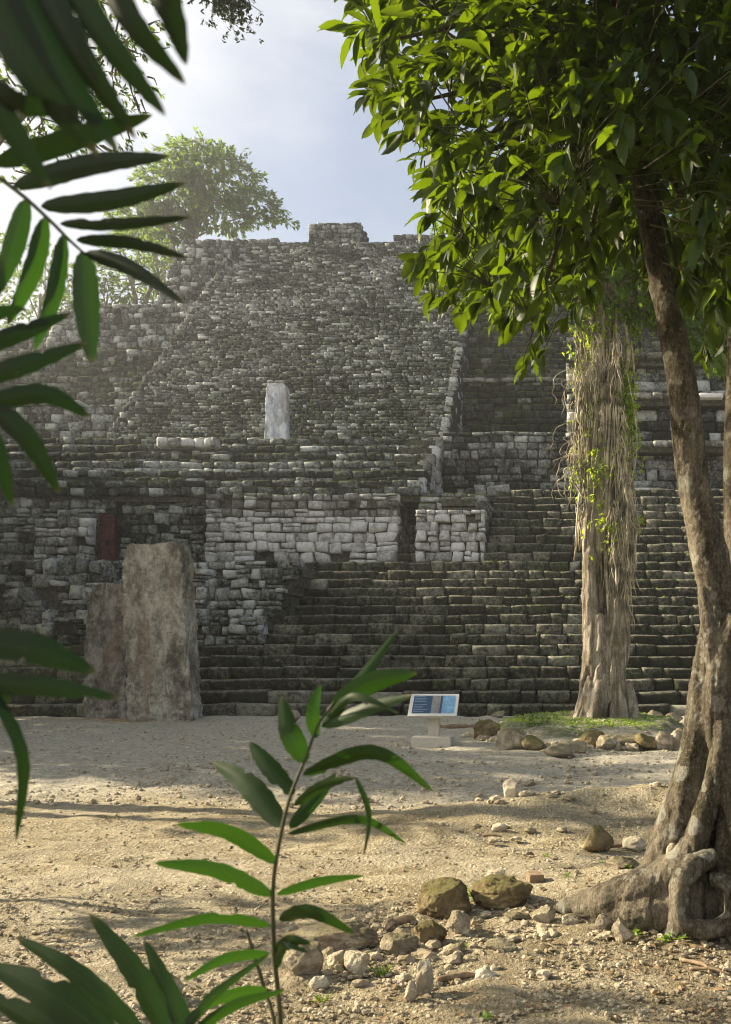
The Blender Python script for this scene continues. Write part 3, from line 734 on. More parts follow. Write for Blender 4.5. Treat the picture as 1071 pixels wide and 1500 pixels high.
def cluster_leaves(tips, dirs, per, ln, wd, tpl, r, droop=.35, spread=.9, tone=None):
    """whorls of leaves at twig tips"""
    n = len(tips); C = np.repeat(tips, per, 0); Dm = np.repeat(dirs, per, 0); N = n*per
    k = np.tile(np.arange(per), n); ph = k*2.4+np.repeat(r.uniform(0, 6.28, n), per)+r.normal(0, .5, N)
    Dm = Dm/(np.linalg.norm(Dm, axis=1)[:, None]+1e-9)
    u = np.cross(Dm, [0, 0, 1.]); u /= np.linalg.norm(u, axis=1)[:, None]+1e-6; v = np.cross(Dm, u)
    sp = spread*r.uniform(.5, 1.2, N)
    d = Dm+sp[:, None]*(np.cos(ph)[:, None]*u+np.sin(ph)[:, None]*v); d[:, 2] -= droop*r.uniform(.3, 1.3, N)
    Nv = np.array([0, 0, 1.])+r.normal(0, .5, (N, 3))
    L = ln*(.45+.8*r.random(N)**.8)
    C = C-Dm*(r.uniform(0, 1.1, N)*ln)[:, None]
    return leaves(C, d, Nv, L, L*wd/ln*r.uniform(.8, 1.15, N), tpl, np.repeat(r.random(n), per)*.6+r.random(N)*.4)

def make_tree(name, label, base, height, blobs, ntips, per, ln, wd, leafmat, barkmat, seed, trunk_r=.18, group=None, lean=(0,0), stems=1, tpl=LT_SMALL, twig=True, shell=.55, limbs=14):
    """blobs: (cx,cy,cz,rx,ry,rz) relative to base"""
    r = np.random.default_rng(seed); base = np.array(base, float)
    t = empty(name, tuple(base), label, 'tree', group)
    wts = np.array([b[3]*b[4]*b[5] for b in blobs])**.8; wts /= wts.sum(); bi = r.choice(len(blobs), ntips, p=wts)
    B = np.array(blobs)[bi]; d = r.normal(size=(ntips, 3)); d /= np.linalg.norm(d, axis=1)[:, None]
    rad = (shell+(1-shell)*r.random(ntips))**.6
    tips = base+B[:, :3]+d*B[:, 3:6]*rad[:, None]*(1+.25*fbm(d*1.0+bi[:, None]*7.7, 1.8, 3, seed))[:, None]
    m = MB(); ctr = []
    for s_ in range(stems):
        a = r.uniform(0, 6.28); off = np.array([math.cos(a), math.sin(a), 0])*trunk_r*2*(stems > 1)
        topp = base+np.array([lean[0], lean[1], height])+off*3*(1+r.random())
        mid = base+off*1.5+np.array([lean[0]*.3, lean[1]*.3, height*.5])+r.normal(0, .15, 3)*trunk_r*3
        m.add(*tube([base+off-(0,0,.3), mid, topp], [trunk_r*1.3, trunk_r, trunk_r*.45], 12, 8)); ctr.append((base+off, mid, topp))
    m.build('trunk', M[barkmat], t)
    m = MB(); L = r.choice(ntips, min(limbs, ntips), replace=False); ends = []
    for i in L:
        b0, mid, topp = ctr[r.integers(len(ctr))]; f = r.uniform(.0, 1); st = mid*(1-f)+topp*f; e = tips[i]
        md = st*.5+e*.5+np.array([0, 0, .12])*np.linalg.norm(e-st)+r.normal(0, .05, 3)*np.linalg.norm(e-st)
        m.add(*tube([st, md, e], [trunk_r*.42, trunk_r*.26, trunk_r*.06], 10, 5)); ends += [md*.6+e*.4, md, e]
    ends = np.array(ends)
    if twig:
        for p in tips[::2]:
            k = np.argmin(((ends-p)**2).sum(1)); q = ends[k]
            if np.linalg.norm(p-q) > 5*ln: q = p+(q-p)/np.linalg.norm(p-q)*3*ln+r.normal(0, .3, 3)*ln
            if np.linalg.norm(p-q) > .05: m.add(*tube([q, (p+q)/2+r.normal(0, .06, 3)*np.linalg.norm(p-q), p], [trunk_r*.09, trunk_r*.06, trunk_r*.03], 5, 3))
    m.build('branches', M[barkmat], t)
    ctrs = base+B[:, :3]; dirs = tips-ctrs+np.array([0, 0, -.1])
    V, Q, A = cluster_leaves(tips+r.normal(0, ln*.6, tips.shape), dirs, per, ln, wd, tpl, r)
    mesh_obj('crown', V, Q, M[leafmat], t, True, A)
    return t

# ------------------------------------------------------------------ big front tree
def polyin(px, py, poly):
    n = len(poly); ins = np.zeros(len(px), bool); j = n-1
    for i in range(n):
        xi, yi = poly[i]; xj, yj = poly[j]
        c = ((yi > py) != (yj > py)) & (px < (xj-xi)*(py-yi)/(yj-yi+1e-9)+xi); ins ^= c; j = i
    return ins
TX, TY = at(1035, 1370, 5.75)[:2]
ft = empty('leaning_tree', (TX, TY+.1, gz1(TX, TY)), 'leaning grey-barked tree with broad dark leaves and thick surface roots, nearest at the right', 'tree')
m = MB()
def tp(L, n=40, seg=18):
    """list of (px,py,D,radius px)"""
    m.add(*tube([at(a, b, c) for a, b, c, d in L], [d/F*c for a, b, c, d in L], n, seg))
tp([(908,120,6.6,9),(930,230,6.4,12),(947,300,6.3,16),(970,420,6.15,20),(994,528,6.0,23),(1016,704,5.95,24.5),(1040,814,5.9,28),(1052,880,5.9,29),(1064,980,5.85,29),(1074,1100,5.85,30),(1086,1230,5.8,33),(1097,1400,5.75,42)], 60)
tp([(1048,890,5.9,17),(1040,960,5.85,21),(1031,1030,5.83,26),(1021,1115,5.8,30),(1003,1192,5.8,34),(982,1255,5.8,36),(965,1320,5.8,40)], 40)   # left root stem
tp([(1050,1000,6.0,26),(1050,1130,6.0,34),(1050,1230,6.02,44),(1040,1330,6.05,52)], 30)
tp([(1060,1060,5.6,16),(1045,1150,5.55,15),(1022,1225,5.58,17),(985,1278,5.62,26),(935,1308,5.68,34),(885,1322,5.76,31),(840,1328,5.86,17),(812,1330,5.95,6)], 60)     # arc root
tp([(1030,1310,5.7,48),(985,1322,5.66,44),(935,1335,5.66,36),(890,1342,5.74,24),(850,1342,5.84,12)], 40)
tp([(1010,1290,5.55,20),(1005,1340,5.5,26),(1000,1380,5.5,30)], 14)
tp([(1078,900,5.6,14),(1052,980,5.6,17),(1046,1060,5.62,15),(1060,1130,5.55,14),(1075,1200,5.5,14),(1088,1300,5.5,18)], 40)   # strap crossing in front
tp([(1030,860,5.68,10),(1040,930,5.62,13),(1052,1010,5.6,12),(1070,1080,5.6,12)], 24)
# knotted loop
tp([(1048,1255,5.5,13),(1015,1270,5.42,16),(995,1300,5.38,16),(1000,1345,5.36,15),(1035,1362,5.36,16),(1068,1350,5.38,15),(1078,1320,5.4,14),(1062,1292,5.42,13),(1040,1290,5.44,12)], 50)
tp([(1090,1300,5.4,30),(1100,1360,5.4,40),(1120,1400,5.4,50)], 14)
tp([(1066,1200,5.6,16),(1080,1280,5.55,34),(1095,1380,5.5,44)], 20)
# roots to the right, outside the frame
tp([(1090,1280,5.8,50),(1160,1350,5.8,40),(1240,1375,5.9,25),(1300,1385,6.0,8)], 20)
co, Q = remeshed(m, .009, lambda c: 0.013*fbm(c*np.array([1,1,.3]), 9, 5, 61)+.007*fbm(c, 28, 3, 62)+.015*fbm(c*np.array([1,1,.5]), 3, 2, 63)-.011*np.clip(.1-np.abs(fbm(c*np.array([1,1,.18]), 6, 2, 64)), 0, 1)*8, 2)
mesh_obj('trunk', co, Q, M['bark'], ft)
m = MB()
tp([(1098,1350,5.95,26),(1092,1220,6.0,20),(1084,1050,6.1,17),(1079,900,6.18,16),(1078,860,6.2,16),(1076,760,6.25,16),(1076,650,6.3,16),(1080,520,6.35,15),(1082,380,6.4,15),(1100,200,6.5,12)], 40)
mesh_obj('second_stem', m.verts(), m.faces(), M['bark'], ft)
# oval knot scar
m = MB(); V, T = rock_v(2, (.066, .03, .135), 9, 3, .05); m.add(V+np.array(at(984, 1250, 5.64)), tris=T); m.build('knot', M['palerock'], ft)

POLY = [(540,-40),(512,40),(522,100),(530,150),(565,190),(610,215),(625,270),(615,310),(630,345),(600,392),(635,425),(640,458),(700,468),(750,485),(750,540),(790,535),(800,490),(850,455),(880,385),(935,385),(960,420),(975,480),(1000,455),(1040,490),(1090,510),(1400,300),(1400,-300),(540,-300)]
r = np.random.default_rng(77)
def crown_pts(n, poly, Dm, Dr, shrink=.65):
    out = []
    while len(out) < n:
        px = r.uniform(480, 1400, 400); py = r.uniform(-300, 560, 400); ok = polyin(px, py, poly)
        for a, b in zip(px[ok], py[ok]):
            D = Dm+r.uniform(-Dr, Dr); Dq = Dm+(D-Dm)*shrink
            out.append(((a-PX)/F*Dq, D, EYE-(b-HY)/F*Dq))
    return np.array(out[:n])
tips = np.vstack([crown_pts(1350, POLY, 6.0, 1.5), crown_pts(950, [(700,-200),(680,120),(760,260),(860,330),(1071,380),(1300,300),(1300,-300)], 6.2, 1.6)])
# keep the near lower right corner in front of the trunk thinner
qx = tips[:, 0]*F/tips[:, 1]+PX; qy = HY-(tips[:, 2]-EYE)*F/tips[:, 1]
tips = tips[~((qx > 905) & (qx < 1010) & (qy > 235) & (qy < 440) & (tips[:, 1] < 6.5))]
trunk_c = np.array(at(940, 180, 6.4)); dirs = tips-np.array([.55, 6.2, 4.9]); dirs /= np.linalg.norm(dirs, axis=1)[:, None]
dirs += r.normal(0, .35, dirs.shape); dirs[:, 2] -= .15
V, Q, A = cluster_leaves(tips, dirs, 8, .165, .068, LT_BIG, r, .3, .8)
mesh_obj('crown', V, Q, M['leafbig'], ft, True, A)
m = MB(); hubs = []
for e in [(560,60),(600,150),(650,250),(680,340),(720,420),(780,470),(850,400),(640,20),(760,120),(1000,420),(1040,380),(900,20),(1000,60),(820,300),(700,200),(1150,100),(1250,200)]:
    p = np.array(at(e[0], e[1], 5.9+r.uniform(-.8, .8))); s0 = np.array(at(915+r.uniform(0, 25), 140+r.uniform(0, 120), 6.5))
    md = (s0+p)/2+np.array([0, 0, .18])+r.normal(0, .06, 3); P3 = catmull([s0, md, p], 12); hubs += list(P3[3:])
    m.add(*tube([s0, md, p], [.035, .022, .008], 14, 7))
hubs = np.array(hubs)
for p in tips:
    k = np.argmin(((hubs-p)**2).sum(1)); q = hubs[k]
    if np.linalg.norm(p-q) > .6: q = p+(q-p)/np.linalg.norm(p-q)*.3
    m.add(*tube([q, (p+q)/2+r.normal(0, .04, 3)+np.array([0,0,.03]), p], [.0045, .0035, .0025], 6, 4))
m.build('branches', M['twig'], ft)

# ------------------------------------------------------------------ old tree hung with roots
OX = at(888, 1045, 21)[0]; OG = gz1(OX, 21)
ot = empty('old_tree', (OX, 21, OG), 'old pale fluted trunk hung with dry roots and vines in the stone-ringed bed', 'tree')
m = MB()
def t2(L, n=40, seg=22): m.add(*tube([at(a, b, c) for a, b, c, d in L], [d/F*c for a, b, c, d in L], n, seg))
t2([(874,300,21,16),(877,440,21,20),(880,560,21,24),(882,700,21,25),(882,820,21,22),(881,920,21,19),(881,1000,21,23),(884,1060,21,34)], 60)
t2([(864,760,20.8,11),(865,860,20.7,13),(867,950,20.7,14),(863,1010,20.7,17),(856,1055,20.7,18)])
t2([(900,760,20.8,14),(905,880,20.75,17),(902,960,20.65,20),(885,1010,20.5,16),(868,1048,20.4,12),(855,1064,20.3,6)])
t2([(902,600,21,12),(903,740,21,13),(898,900,21,13),(903,1000,20.9,15),(920,1060,20.8,15)])
t2([(880,900,20.6,9),(882,960,20.55,10),(878,1010,20.5,10),(876,1060,20.5,12)])
t2([(905,980,20.6,10),(908,1030,20.5,12),(905,1072,20.3,14)])
t2([(868,980,20.7,12),(858,1030,20.5,12),(845,1062,20.4,11)])
t2([(915,1000,20.8,12),(925,1040,20.7,12),(938,1062,20.6,9)])
t2([(866,500,21,11),(864,600,20.9,11),(866,700,20.8,11),(868,800,20.8,10)])
co, Q = remeshed(m, .03, lambda c: .09*fbm(c*np.array([1,1,.10]), 4, 4, 71)+.035*fbm(c*np.array([1,1,.3]), 12, 3, 72)-.12*np.clip(.12-np.abs(fbm(c*np.array([1,1,.1]), 3.2, 2, 73)), 0, 1)*8, 1)
mesh_obj('trunk', co, Q, M['oldbark'], ot)
r = np.random.default_rng(78); m = MB()
def strand(px, py, D, ln, rad, dx, wob=1.):
    P0 = np.array(at(px, py, D)); n = 7; P = [P0]
    for k in range(1, n):
        P.append(P[-1]+np.array([dx*ln/n/1.5+r.normal(0, .028*wob), r.normal(0, .03), -ln/n]))
    rr_ = rad*r.uniform(.6, 1.3, n); rr_[-1] = rad*.3
    m.add(*tube(P, rr_, 14, 4))
def bundle(px, py, D, ln, cnt, spread, dx, rmax=.012, wob=1.3):
    for _ in range(cnt): strand(px+r.normal(0, spread), py+r.normal(0, spread*2), D+r.normal(0, .05), ln*r.uniform(.35, 1.15), r.uniform(.003, rmax)*(1 if r.random() > .08 else 2.2), dx+r.normal(0, .05), wob)
for k in range(9): bundle(r.normal(853, 6), r.uniform(455, 700), 21-r.uniform(0, .5), r.uniform(1.0, 2.3), r.integers(8, 22), r.uniform(1.5, 4), r.normal(-.01, .07))
for k in range(20):
    py = r.uniform(455, 790); bundle(r.normal(893+(py-450)*.06, 7), py, 20.8-r.uniform(0, .4), r.uniform(1.0, 2.2), r.integers(8, 24), r.uniform(1.5, 4), r.normal(.03, .05))
for k in range(7): bundle(r.normal(841, 4), r.uniform(540, 680), 20.7, r.uniform(.8, 1.7), r.integers(4, 10), 3, r.normal(.02, .1), .008, 3.)
for k in range(16): bundle(r.uniform(896, 924), r.uniform(690, 830), 20.5, r.uniform(1.2, 2.2), r.integers(10, 22), 3, r.normal(.06, .03))
for k in range(6): bundle(r.uniform(860, 890), r.uniform(450, 560), 20.55, r.uniform(.8, 1.8), r.integers(6, 12), 3, r.normal(.0, .06))
for k in range(34):     # thick cords lying on the bark
    a = r.uniform(852, 925); strand(a, r.uniform(450, 560), 20.55+abs(a-888)*.008, r.uniform(3.5, 6), r.uniform(.012, .05), r.normal(.0, .02), 1.6)
tag(m.build('aerial_roots', M['root'], ot), kind='stuff')
# crown above, mostly behind the front tree
r = np.random.default_rng(79)
B = [(-2.0,10.7,.4,1.6,1.6,1.7),(-.6,10.6,0,2.0,2,1.6),(1.4,10.4,0,2.,2,1.6),(.4,12.2,0,3.2,2.2,1.8),(3.2,10.8,0,2,2,1.8),(.8,9.3,-.2,1.5,1.3,.9),(2.6,8.6,0,1.2,1.2,1.1)]
tips = []
for k in range(2300):
    b = B[r.choice(len(B))]; d = r.normal(size=3); d /= np.linalg.norm(d); q = (.5+.5*r.random())
    tips.append((OX-.3+b[0]+d[0]*b[3]*q, 21+b[2]+d[1]*b[4]*q, b[1]+d[2]*b[5]*q))
tips = np.array(tips); dirs = tips-np.array([OX, 21, 9.5])
V, Q, A = cluster_leaves(tips, dirs, 7, .21, .11, LT_SMALL, r); mesh_obj('crown', V, Q, M['leafmid'], ot, True, A)
m = MB()
for e in tips[::60]:
    s0 = np.array(at(880, 330+r.uniform(0, 140), 21)); md = (s0+e)/2+np.array([0, 0, .4])
    m.add(*tube([s0, md, e], [.12, .07, .02], 10, 6))
m.build('branches', M['oldbark'], ot)
# leafy climber on the trunk
m = MB(); r = np.random.default_rng(80); P = []
for (a, b, s1, s2, n) in ((919,590,8,42,260),(924,640,7,25,90),(845,500,7,34,60),(876,690,14,26,70),(885,775,14,18,40),(915,700,6,30,40),(934,768,5,8,20),(846,690,9,20,40),(925,450,24,20,140),(862,600,9,36,50),(870,480,20,20,80)):
    for _ in range(n): P.append(at(r.normal(a, s1), r.normal(b, s2), 20.3+abs(a-888)*.012+r.uniform(-.1, .15)))
P = np.array(P); dirs = r.normal(0, .6, P.shape); dirs[:, 2] -= .4
V, Q, A = cluster_leaves(P, dirs, 4, .10, .06, LT_SMALL, r)
cl = mesh_obj('climbing_vine', V, Q, M['leafvine'], None, True, A, (OX, 20.6, OG)); tag(cl, 'bright yellow-green leafy vine climbing the old root-hung trunk', 'vine')
m = MB()
for k in range(7):
    a = r.uniform(850, 925); m.add(*tube([at(a, 780-k*12, 20.45), at(a+r.normal(0, 12), 640, 20.5), at(a+r.normal(0, 10), 520-k*9, 20.55)], [.012, .01, .006], 14, 5))
m.build('vine_stem', M['root'], cl)

# low green plants on the bed
r = np.random.default_rng(81); n = 2600
a = r.uniform(0, 2*PI, n); q = np.sqrt(r.random(n))*.97; X = BX+2.1*q*np.cos(a); Y = BY+2.6*q*np.sin(a)
keep = fbm(np.column_stack([X, Y, X*0]), .9, 3, 35) > -.25; X, Y = X[keep], Y[keep]; Pn = np.column_stack([X, Y, gz(X, Y)+.01])
dirs = r.normal(0, 1, Pn.shape); dirs[:, 2] = np.abs(dirs[:, 2])*.6+.1
V, Q, A = cluster_leaves(Pn, dirs, 4, .05, .028, LT_SMALL, r, .1)
tag(mesh_obj('ground_cover', V, Q, M['weed'], None, True, A), 'low green plants covering the stone-ringed tree bed', 'ground cover', kind='stuff')
# dark bushy plant on the bed
X0, Y0 = at(790, 1062, 18.6)[:2]
r = np.random.default_rng(82); tips = np.array([X0, Y0, gz1(X0, Y0)+.08])+r.normal(0, 1, (60, 3))*np.array([.16, .14, .07]); dirs = r.normal(0, 1, tips.shape); dirs[:, 2] += .5
V, Q, A = cluster_leaves(tips, dirs, 5, .07, .035, LT_SMALL, r); tag(mesh_obj('low_bush', V, Q, M['leafmid'], None, True, A, (X0, Y0, gz1(X0, Y0))), 'dark low bush at the left side of the stone-ringed tree bed', 'bush')

r = np.random.default_rng(90); n = 750
py = 1110+400*r.random(n)**.7; D = EYE*F/(py-HY); X = (r.uniform(-30, 1100, n)-PX)/F*D
X[:260] = r.normal(1.0, .9, 260); D[:260] = r.normal(5.6, .7, 260).clip(4.2, 8)
C = np.column_stack([X, D, gz(X, D)+.014]); dirs = np.column_stack([r.normal(0, 1, (n, 2)), r.normal(.05, .15, n)])
Ln = r.uniform(.02, .07, n); V, Q, A = leaves(C, dirs, np.array([0, 0, 1.])+r.normal(0, .3, (n, 3)), Ln, Ln*.45, LT_BIG)
tag(mesh_obj('leaf_litter', V, Q, M['litter'], None, True, A), 'dry brown leaves scattered on the ground', 'leaf litter', kind='stuff')
st = []; n = 900
for _ in range(n):
    i = r.integers(0, 24); yy = 26+i*.6+.05 if i < 14 else 34.4+(i-14)*.55+.05; zz = (i+1)*.32 if i < 14 else 4.48+(i-13)*.37
    st.append((r.uniform(-16 if i < 6 else (-9 if i < 14 else -3.2), 9), yy+r.uniform(0, .35), zz-.02))
st = np.array(st); st = st[fbm(st, .45, 3, 91) > .02]; st = pwarp(np.repeat(st, 3, 0)+r.normal(0, .05, (len(st)*3, 3))*np.array([1, .6, .1]))
dirs = r.normal(0, .7, st.shape); dirs[:, 2] = .7
V, Q, A = cluster_leaves(st, dirs, 4, .075, .035, LT_SMALL, r, .1)
tag(mesh_obj('step_weeds', V, Q, M['leafmid'], None, True, A), 'tiny dark plants rooted in the joints of the stairway', 'weeds', kind='stuff')

# ------------------------------------------------------------------ weeds
def tuft(px, py, n, h, label, seed, broad=False, mat='weed'):
    D = EYE*F/(py-HY); X = (px-PX)/F*D; g = gz1(X, D); r = np.random.default_rng(seed)
    a = r.uniform(0, 2*PI, n); d = np.column_stack([np.cos(a), np.sin(a), r.uniform(.5, 2.2, n) if not broad else r.uniform(.1, .8, n)])
    C = np.array([X, D, g])+np.column_stack([r.normal(0, h*.25, n), r.normal(0, h*.25, n), np.zeros(n)])
    if broad: C[:, 2] += r.uniform(0, h*.5, n)
    L = h*r.uniform(.6, 1.2, n)
    V, Q, A = leaves(C, d, np.array([0, 0, 1.])+r.normal(0, .4, (n, 3)), L, L*(.5 if broad else .09), LT_BIG)
    o = mesh_obj('weed' if broad else 'grass_tuft', V, Q, M[mat], None, True, A, (X, D, g)); tag(o, label, 'weed' if broad else 'grass')
tuft(560, 1432, 26, .07, 'small bright grass tuft below the rubble heap', 1)
tuft(672, 1402, 24, .065, 'small grass tuft right of the yellow-mossed stone', 2)
tuft(700, 1325, 60, .10, 'green grass tuft between the two mossy boulders', 3)
tuft(470, 1470, 26, .05, 'thin yellowish grass patch near the seedling stem', 4)
tuft(712, 1498, 10, .04, 'tiny green sprout at the bottom edge', 5, True)
tuft(880, 1362, 9, .075, 'small broad-leaved weed left of the upright root-side stone', 6, True)
tuft(932, 1385, 12, .06, 'small broad-leaved weed below the big root', 7, True)
tuft(985, 1392, 14, .07, 'leafy weed below the knotted root loop, left one', 8, True)
tuft(1012, 1388, 14, .07, 'leafy weed below the knotted root loop, right one', 9, True)
tuft(920, 1285, 8, .06, 'bright weed in front of the leaning trunk foot', 10, True)
tuft(968, 1292, 5, .05, 'single bright sprout on top of the arched root', 11, True)
tuft(800, 1262, 14, .05, 'faint weed on sunlit ground left of the trunk', 12)
tuft(830, 1295, 16, .045, 'faint weed just above the tip of the big root', 13)
tuft(885, 1275, 12, .05, 'small yellow-green weed left of the trunk foot weed', 14)
tuft(1065, 1290, 8, .1, 'weed at the right edge by the root', 15, True)
tuft(375, 1115, 30, .08, 'small weed patch in mid clearing left of the sign', 16)
tuft(85, 1462, 20, .06, 'small weed behind the lower left palm leaves', 17)

# sticks and a wood offcut
def stick(p, q, rpx, label, seed, name='stick'):
    r = np.random.default_rng(seed); out = []
    for (px, py) in (p, q):
        D = EYE*F/(py-HY); X = (px-PX)/F*D; out.append(np.array([X, D, gz1(X, D)+.02]))
    md = (out[0]+out[1])/2+np.array([r.normal(0, .02), 0, .01]); D = out[0][1]; rr = rpx/F*D
    V, q_, t_ = tube([out[0], md, out[1]], [rr, rr*.9, rr*.5], 14, 7); V = V+(fbm(V, 20, 2, seed)*rr*.4)[:, None]
    o = mesh_obj(name, V, [q_, t_], M['wood'], None, True, None, tuple(out[0])); tag(o, label, 'stick')
stick((640, 1444), (706, 1436), 6, 'dry brown stick beside the upright pale stone', 1)
stick((575, 1362), (608, 1358), 7, 'short thick dead branch on the rubble heap', 2)
stick((1000, 1420), (1040, 1438), 3, 'thin pale twig lying lower right', 3)
stick((880, 1250), (942, 1248), 3, 'thin twig lying behind the trunk foot', 4)
stick((708, 1232), (736, 1233), 2.2, 'short dark twig on the sunlit ground', 5)
stick((1010, 1432), (1070, 1440), 2.5, 'long thin twig at the lower right edge', 6)
stick((640, 1068), (700, 1066), 4, 'dead branch lying behind the sign', 7)
D = EYE*F/(1306-HY); X = (783-PX)/F*D
o = bbox_obj('wood_block', (.10, .14, .07), 'wood', None, loc=(X, D+.07, gz1(X, D)+.03), bev=.006); o.rotation_euler = (0, 0, .25); tag(o, 'small squared wood offcut right of the mossy boulders', 'wood block')

# ------------------------------------------------------------------ palms in the foreground
def leaflet(parent, pts, w, D, mat='palm', name='leaflet', dD=(0, 0, 0), fold=.25, seed=0, tipround=.0):
    """pts: base, (mid), tip as pixels; w = full width in pixels"""
    P = [np.array(at(a, b, D+(dD[i] if i < len(dD) else dD[-1]))) for i, (a, b) in enumerate(pts)]
    n = 26; C = catmull(P, n); t = np.linspace(0, 1, n)
    W = np.sin(PI*np.clip(t, 0, 1)**.75)**.55*(1-.15*t); W[0] = .12; W[-1] = .01
    W = W*w/F*D*.5
    T = np.gradient(C, axis=0); T /= np.linalg.norm(T, axis=1)[:, None]
    view = C-np.array([0, 0, EYE]); view /= np.linalg.norm(view, axis=1)[:, None]
    rr = random.Random(seed+int(pts[0][0]*3+pts[-1][1]))
    Sd = np.cross(T, view); Sd /= np.linalg.norm(Sd, axis=1)[:, None]+1e-9
    Nn = np.cross(Sd, T); tw = rr.uniform(-.5, .5)
    Sd = Sd*math.cos(tw)+Nn*math.sin(tw); Nn = np.cross(Sd, T)
    bite = (rr.randint(4, n-4), rr.choice((0, 4)), rr.choice((0, 0, 1))) if rr.random() < .45 else None
    V = []
    for i in range(n):
        wav = 1+.05*math.sin(i*1.7+rr.random()*3)
        for k, s_ in enumerate((-1, -.5, 0, .5, 1)):
            if bite and abs(i-bite[0]) <= bite[2] and k == bite[1]: s_ *= .62
            V.append(C[i]+Sd[i]*s_*W[i]*wav+Nn[i]*(abs(s_)*fold*W[i]+(.04*W[i] if k in (1, 3) else 0)))
    Q = [[i*5+c, i*5+c+1, (i+1)*5+c+1, (i+1)*5+c] for i in range(n-1) for c in range(4)]
    A = np.zeros((len(V), 4)); A[:, 0] = rr.random(); A[:, 3] = 1; A[:, 1] = np.tile([0, .25, .5, .75, 1], n); A[:, 2] = np.repeat(t, 5)
    return mesh_obj(name, np.array(V), np.array(Q), M[mat], parent, True, A)
def stemtube(parent, L, name='stem'):
    m = MB(); m.add(*tube([at(a, b, c) for a, b, c, d in L], [d/F*c for a, b, c, d in L], 40, 8)); return mesh_obj(name, m.verts(), m.faces(), M['stem'], parent)
# young palm in the middle
D = 1.6
pa = empty('palm_seedling', (at(415, 1500, D)[0], D, 0), 'young palm with one upright feathered stem, bottom centre foreground', 'palm')
stemtube(pa, [(418,2380,1.6,5),(414,1700,1.6,4.2),(411,1500,1.6,3.8),(402,1400,1.6,3.6),(400,1300,1.6,3.3),(411,1225,1.6,3),(426,1165,1.6,2.7),(450,1105,1.6,2.3),(466,1062,1.6,2),(490,1028,1.6,1.5)])
for k, (P, w, dd) in enumerate([
 ([(406,1265),(335,1221),(258,1207)],27,(0,-.05,-.1)), ([(400,1312),(318,1275),(225,1264)],25,(0,-.05,-.1)),
 ([(415,1211),(362,1148),(311,1116)],38,(0,.04,.08)), ([(430,1164),(392,1118),(366,1086)],31,(0,.03,.06)),
 ([(448,1117),(425,1070),(413,1020)],34,(0,.0,.05)), ([(463,1081),(460,1040),(470,1003)],24,(0,.0,.05)),
 ([(395,1356),(310,1346),(190,1373)],19,(0,-.08,-.15)), ([(395,1397),(330,1405),(268,1438)],17,(0,-.08,-.15)),
 ([(391,1451),(340,1458),(283,1483)],20,(0,-.08,-.15)),
 ([(444,1135),(548,1103),(636,1160)],25,(0,-.03,0)), ([(431,1180),(475,1150),(522,1139)],17,(0,-.05,-.08)),
 ([(425,1213),(465,1165),(492,1132)],24,(0,.06,.1)), ([(422,1222),(525,1201),(596,1236)],15,(0,-.05,0)),
 ([(406,1310),(470,1292),(534,1283)],17,(0,.05,.1)), ([(409,1348),(455,1337),(520,1368)],25,(0,-.05,-.05)),
 ([(472,1066),(530,992),(583,922)],22,(0,.04,.1)), ([(484,1036),(545,1000),(612,985)],34,(0,.0,.0)),
 ([(474,1064),(540,1037),(604,1018)],24,(0,-.03,-.05)), ([(404,1393),(425,1378),(455,1382)],18,(0,-.04,-.05)),
 ([(403,1420),(418,1385),(452,1395)],14,(0,-.04,-.05)), ([(480,1050),(520,1020),(585,1045)],14,(0,-.03,-.05))]):
    leaflet(pa, P, w, D, 'palmlit', dD=dd, seed=k)
leaflet(pa, [(521,1139),(536,1175),(540,1205),(533,1255)], 10, D, 'palmlit', dD=(-.08,-.08,-.08,-.08), name='leaflet')
stemtube(pa, [(361,1362,1.65,1.8),(374,1405,1.65,2.4),(388,1450,1.65,2.8),(405,1520,1.62,3),(414,1700,1.6,3)], 'side_shoot')
# lower left palm
D = 1.35
pb = empty('palm_seedling', (at(230, 1600, D)[0], D, 0), 'palm sprout with blade leaves fanning up from the bottom left corner', 'palm')
stemtube(pb, [(225,2500,D,6),(225,1900,D,6),(240,1620,D,5),(235,1520,D,4)])
stemtube(pb, [(240,1620,D,5),(180,1560,D,4),(60,1540,D,3.5),(-80,1520,D,3)])
for k, (P, w) in enumerate([([(210,1515),(110,1425),(22,1372)],42),([(255,1530),(200,1430),(131,1338)],52),([(285,1530),(245,1450),(212,1377)],40),
  ([(170,1530),(80,1460),(-20,1412)],75),([(150,1545),(60,1500),(-30,1452)],60),([(270,1525),(340,1475),(420,1450)],26),([(265,1515),(310,1460),(398,1395)],22),([(120,1550),(40,1520),(-30,1500)],50)]):
    leaflet(pb, P, w*.78, D, 'palmlit', dD=(0, .02, .05), seed=k+40, fold=.2)
# left palm: sharp frond and the near blurred one
D = 1.15
pc = empty('palm', (at(-260, 1500, D)[0], D, 0), 'feathered palm frond with spread leaflets, middle left edge', 'palm')
stemtube(pc, [(-260,2700,D,14),(-280,1500,D,13),(-260,800,D,12),(-160,400,D,9),(-90,245,D,5),(-30,245,D,4),(25,280,D,3.4),(70,320,D,3),(100,350,D,2.6),(124,372,D,2)], 'stem')
for k, (P, w) in enumerate([([(20,272),(130,240),(250,228)],34),([(60,302),(165,292),(272,268)],30),([(88,328),(180,328),(281,318)],19),
 ([(112,352),(195,357),(276,378)],21),([(125,371),(190,392),(272,446)],25),([(121,368),(126,450),(134,534)],40),([(94,343),(80,430),(50,515)],25),
 ([(68,318),(48,400),(10,478)],29),([(38,292),(18,365),(-10,440)],31),([(-8,243),(110,205),(224,168)],36),([(-40,245),(-30,300),(-60,420)],30)]):
    leaflet(pc, P, w, D, 'palmlit' if k in (5,6,7,8) else 'palm', dD=(0, -.02, -.04), seed=k+60)
D = 1.0
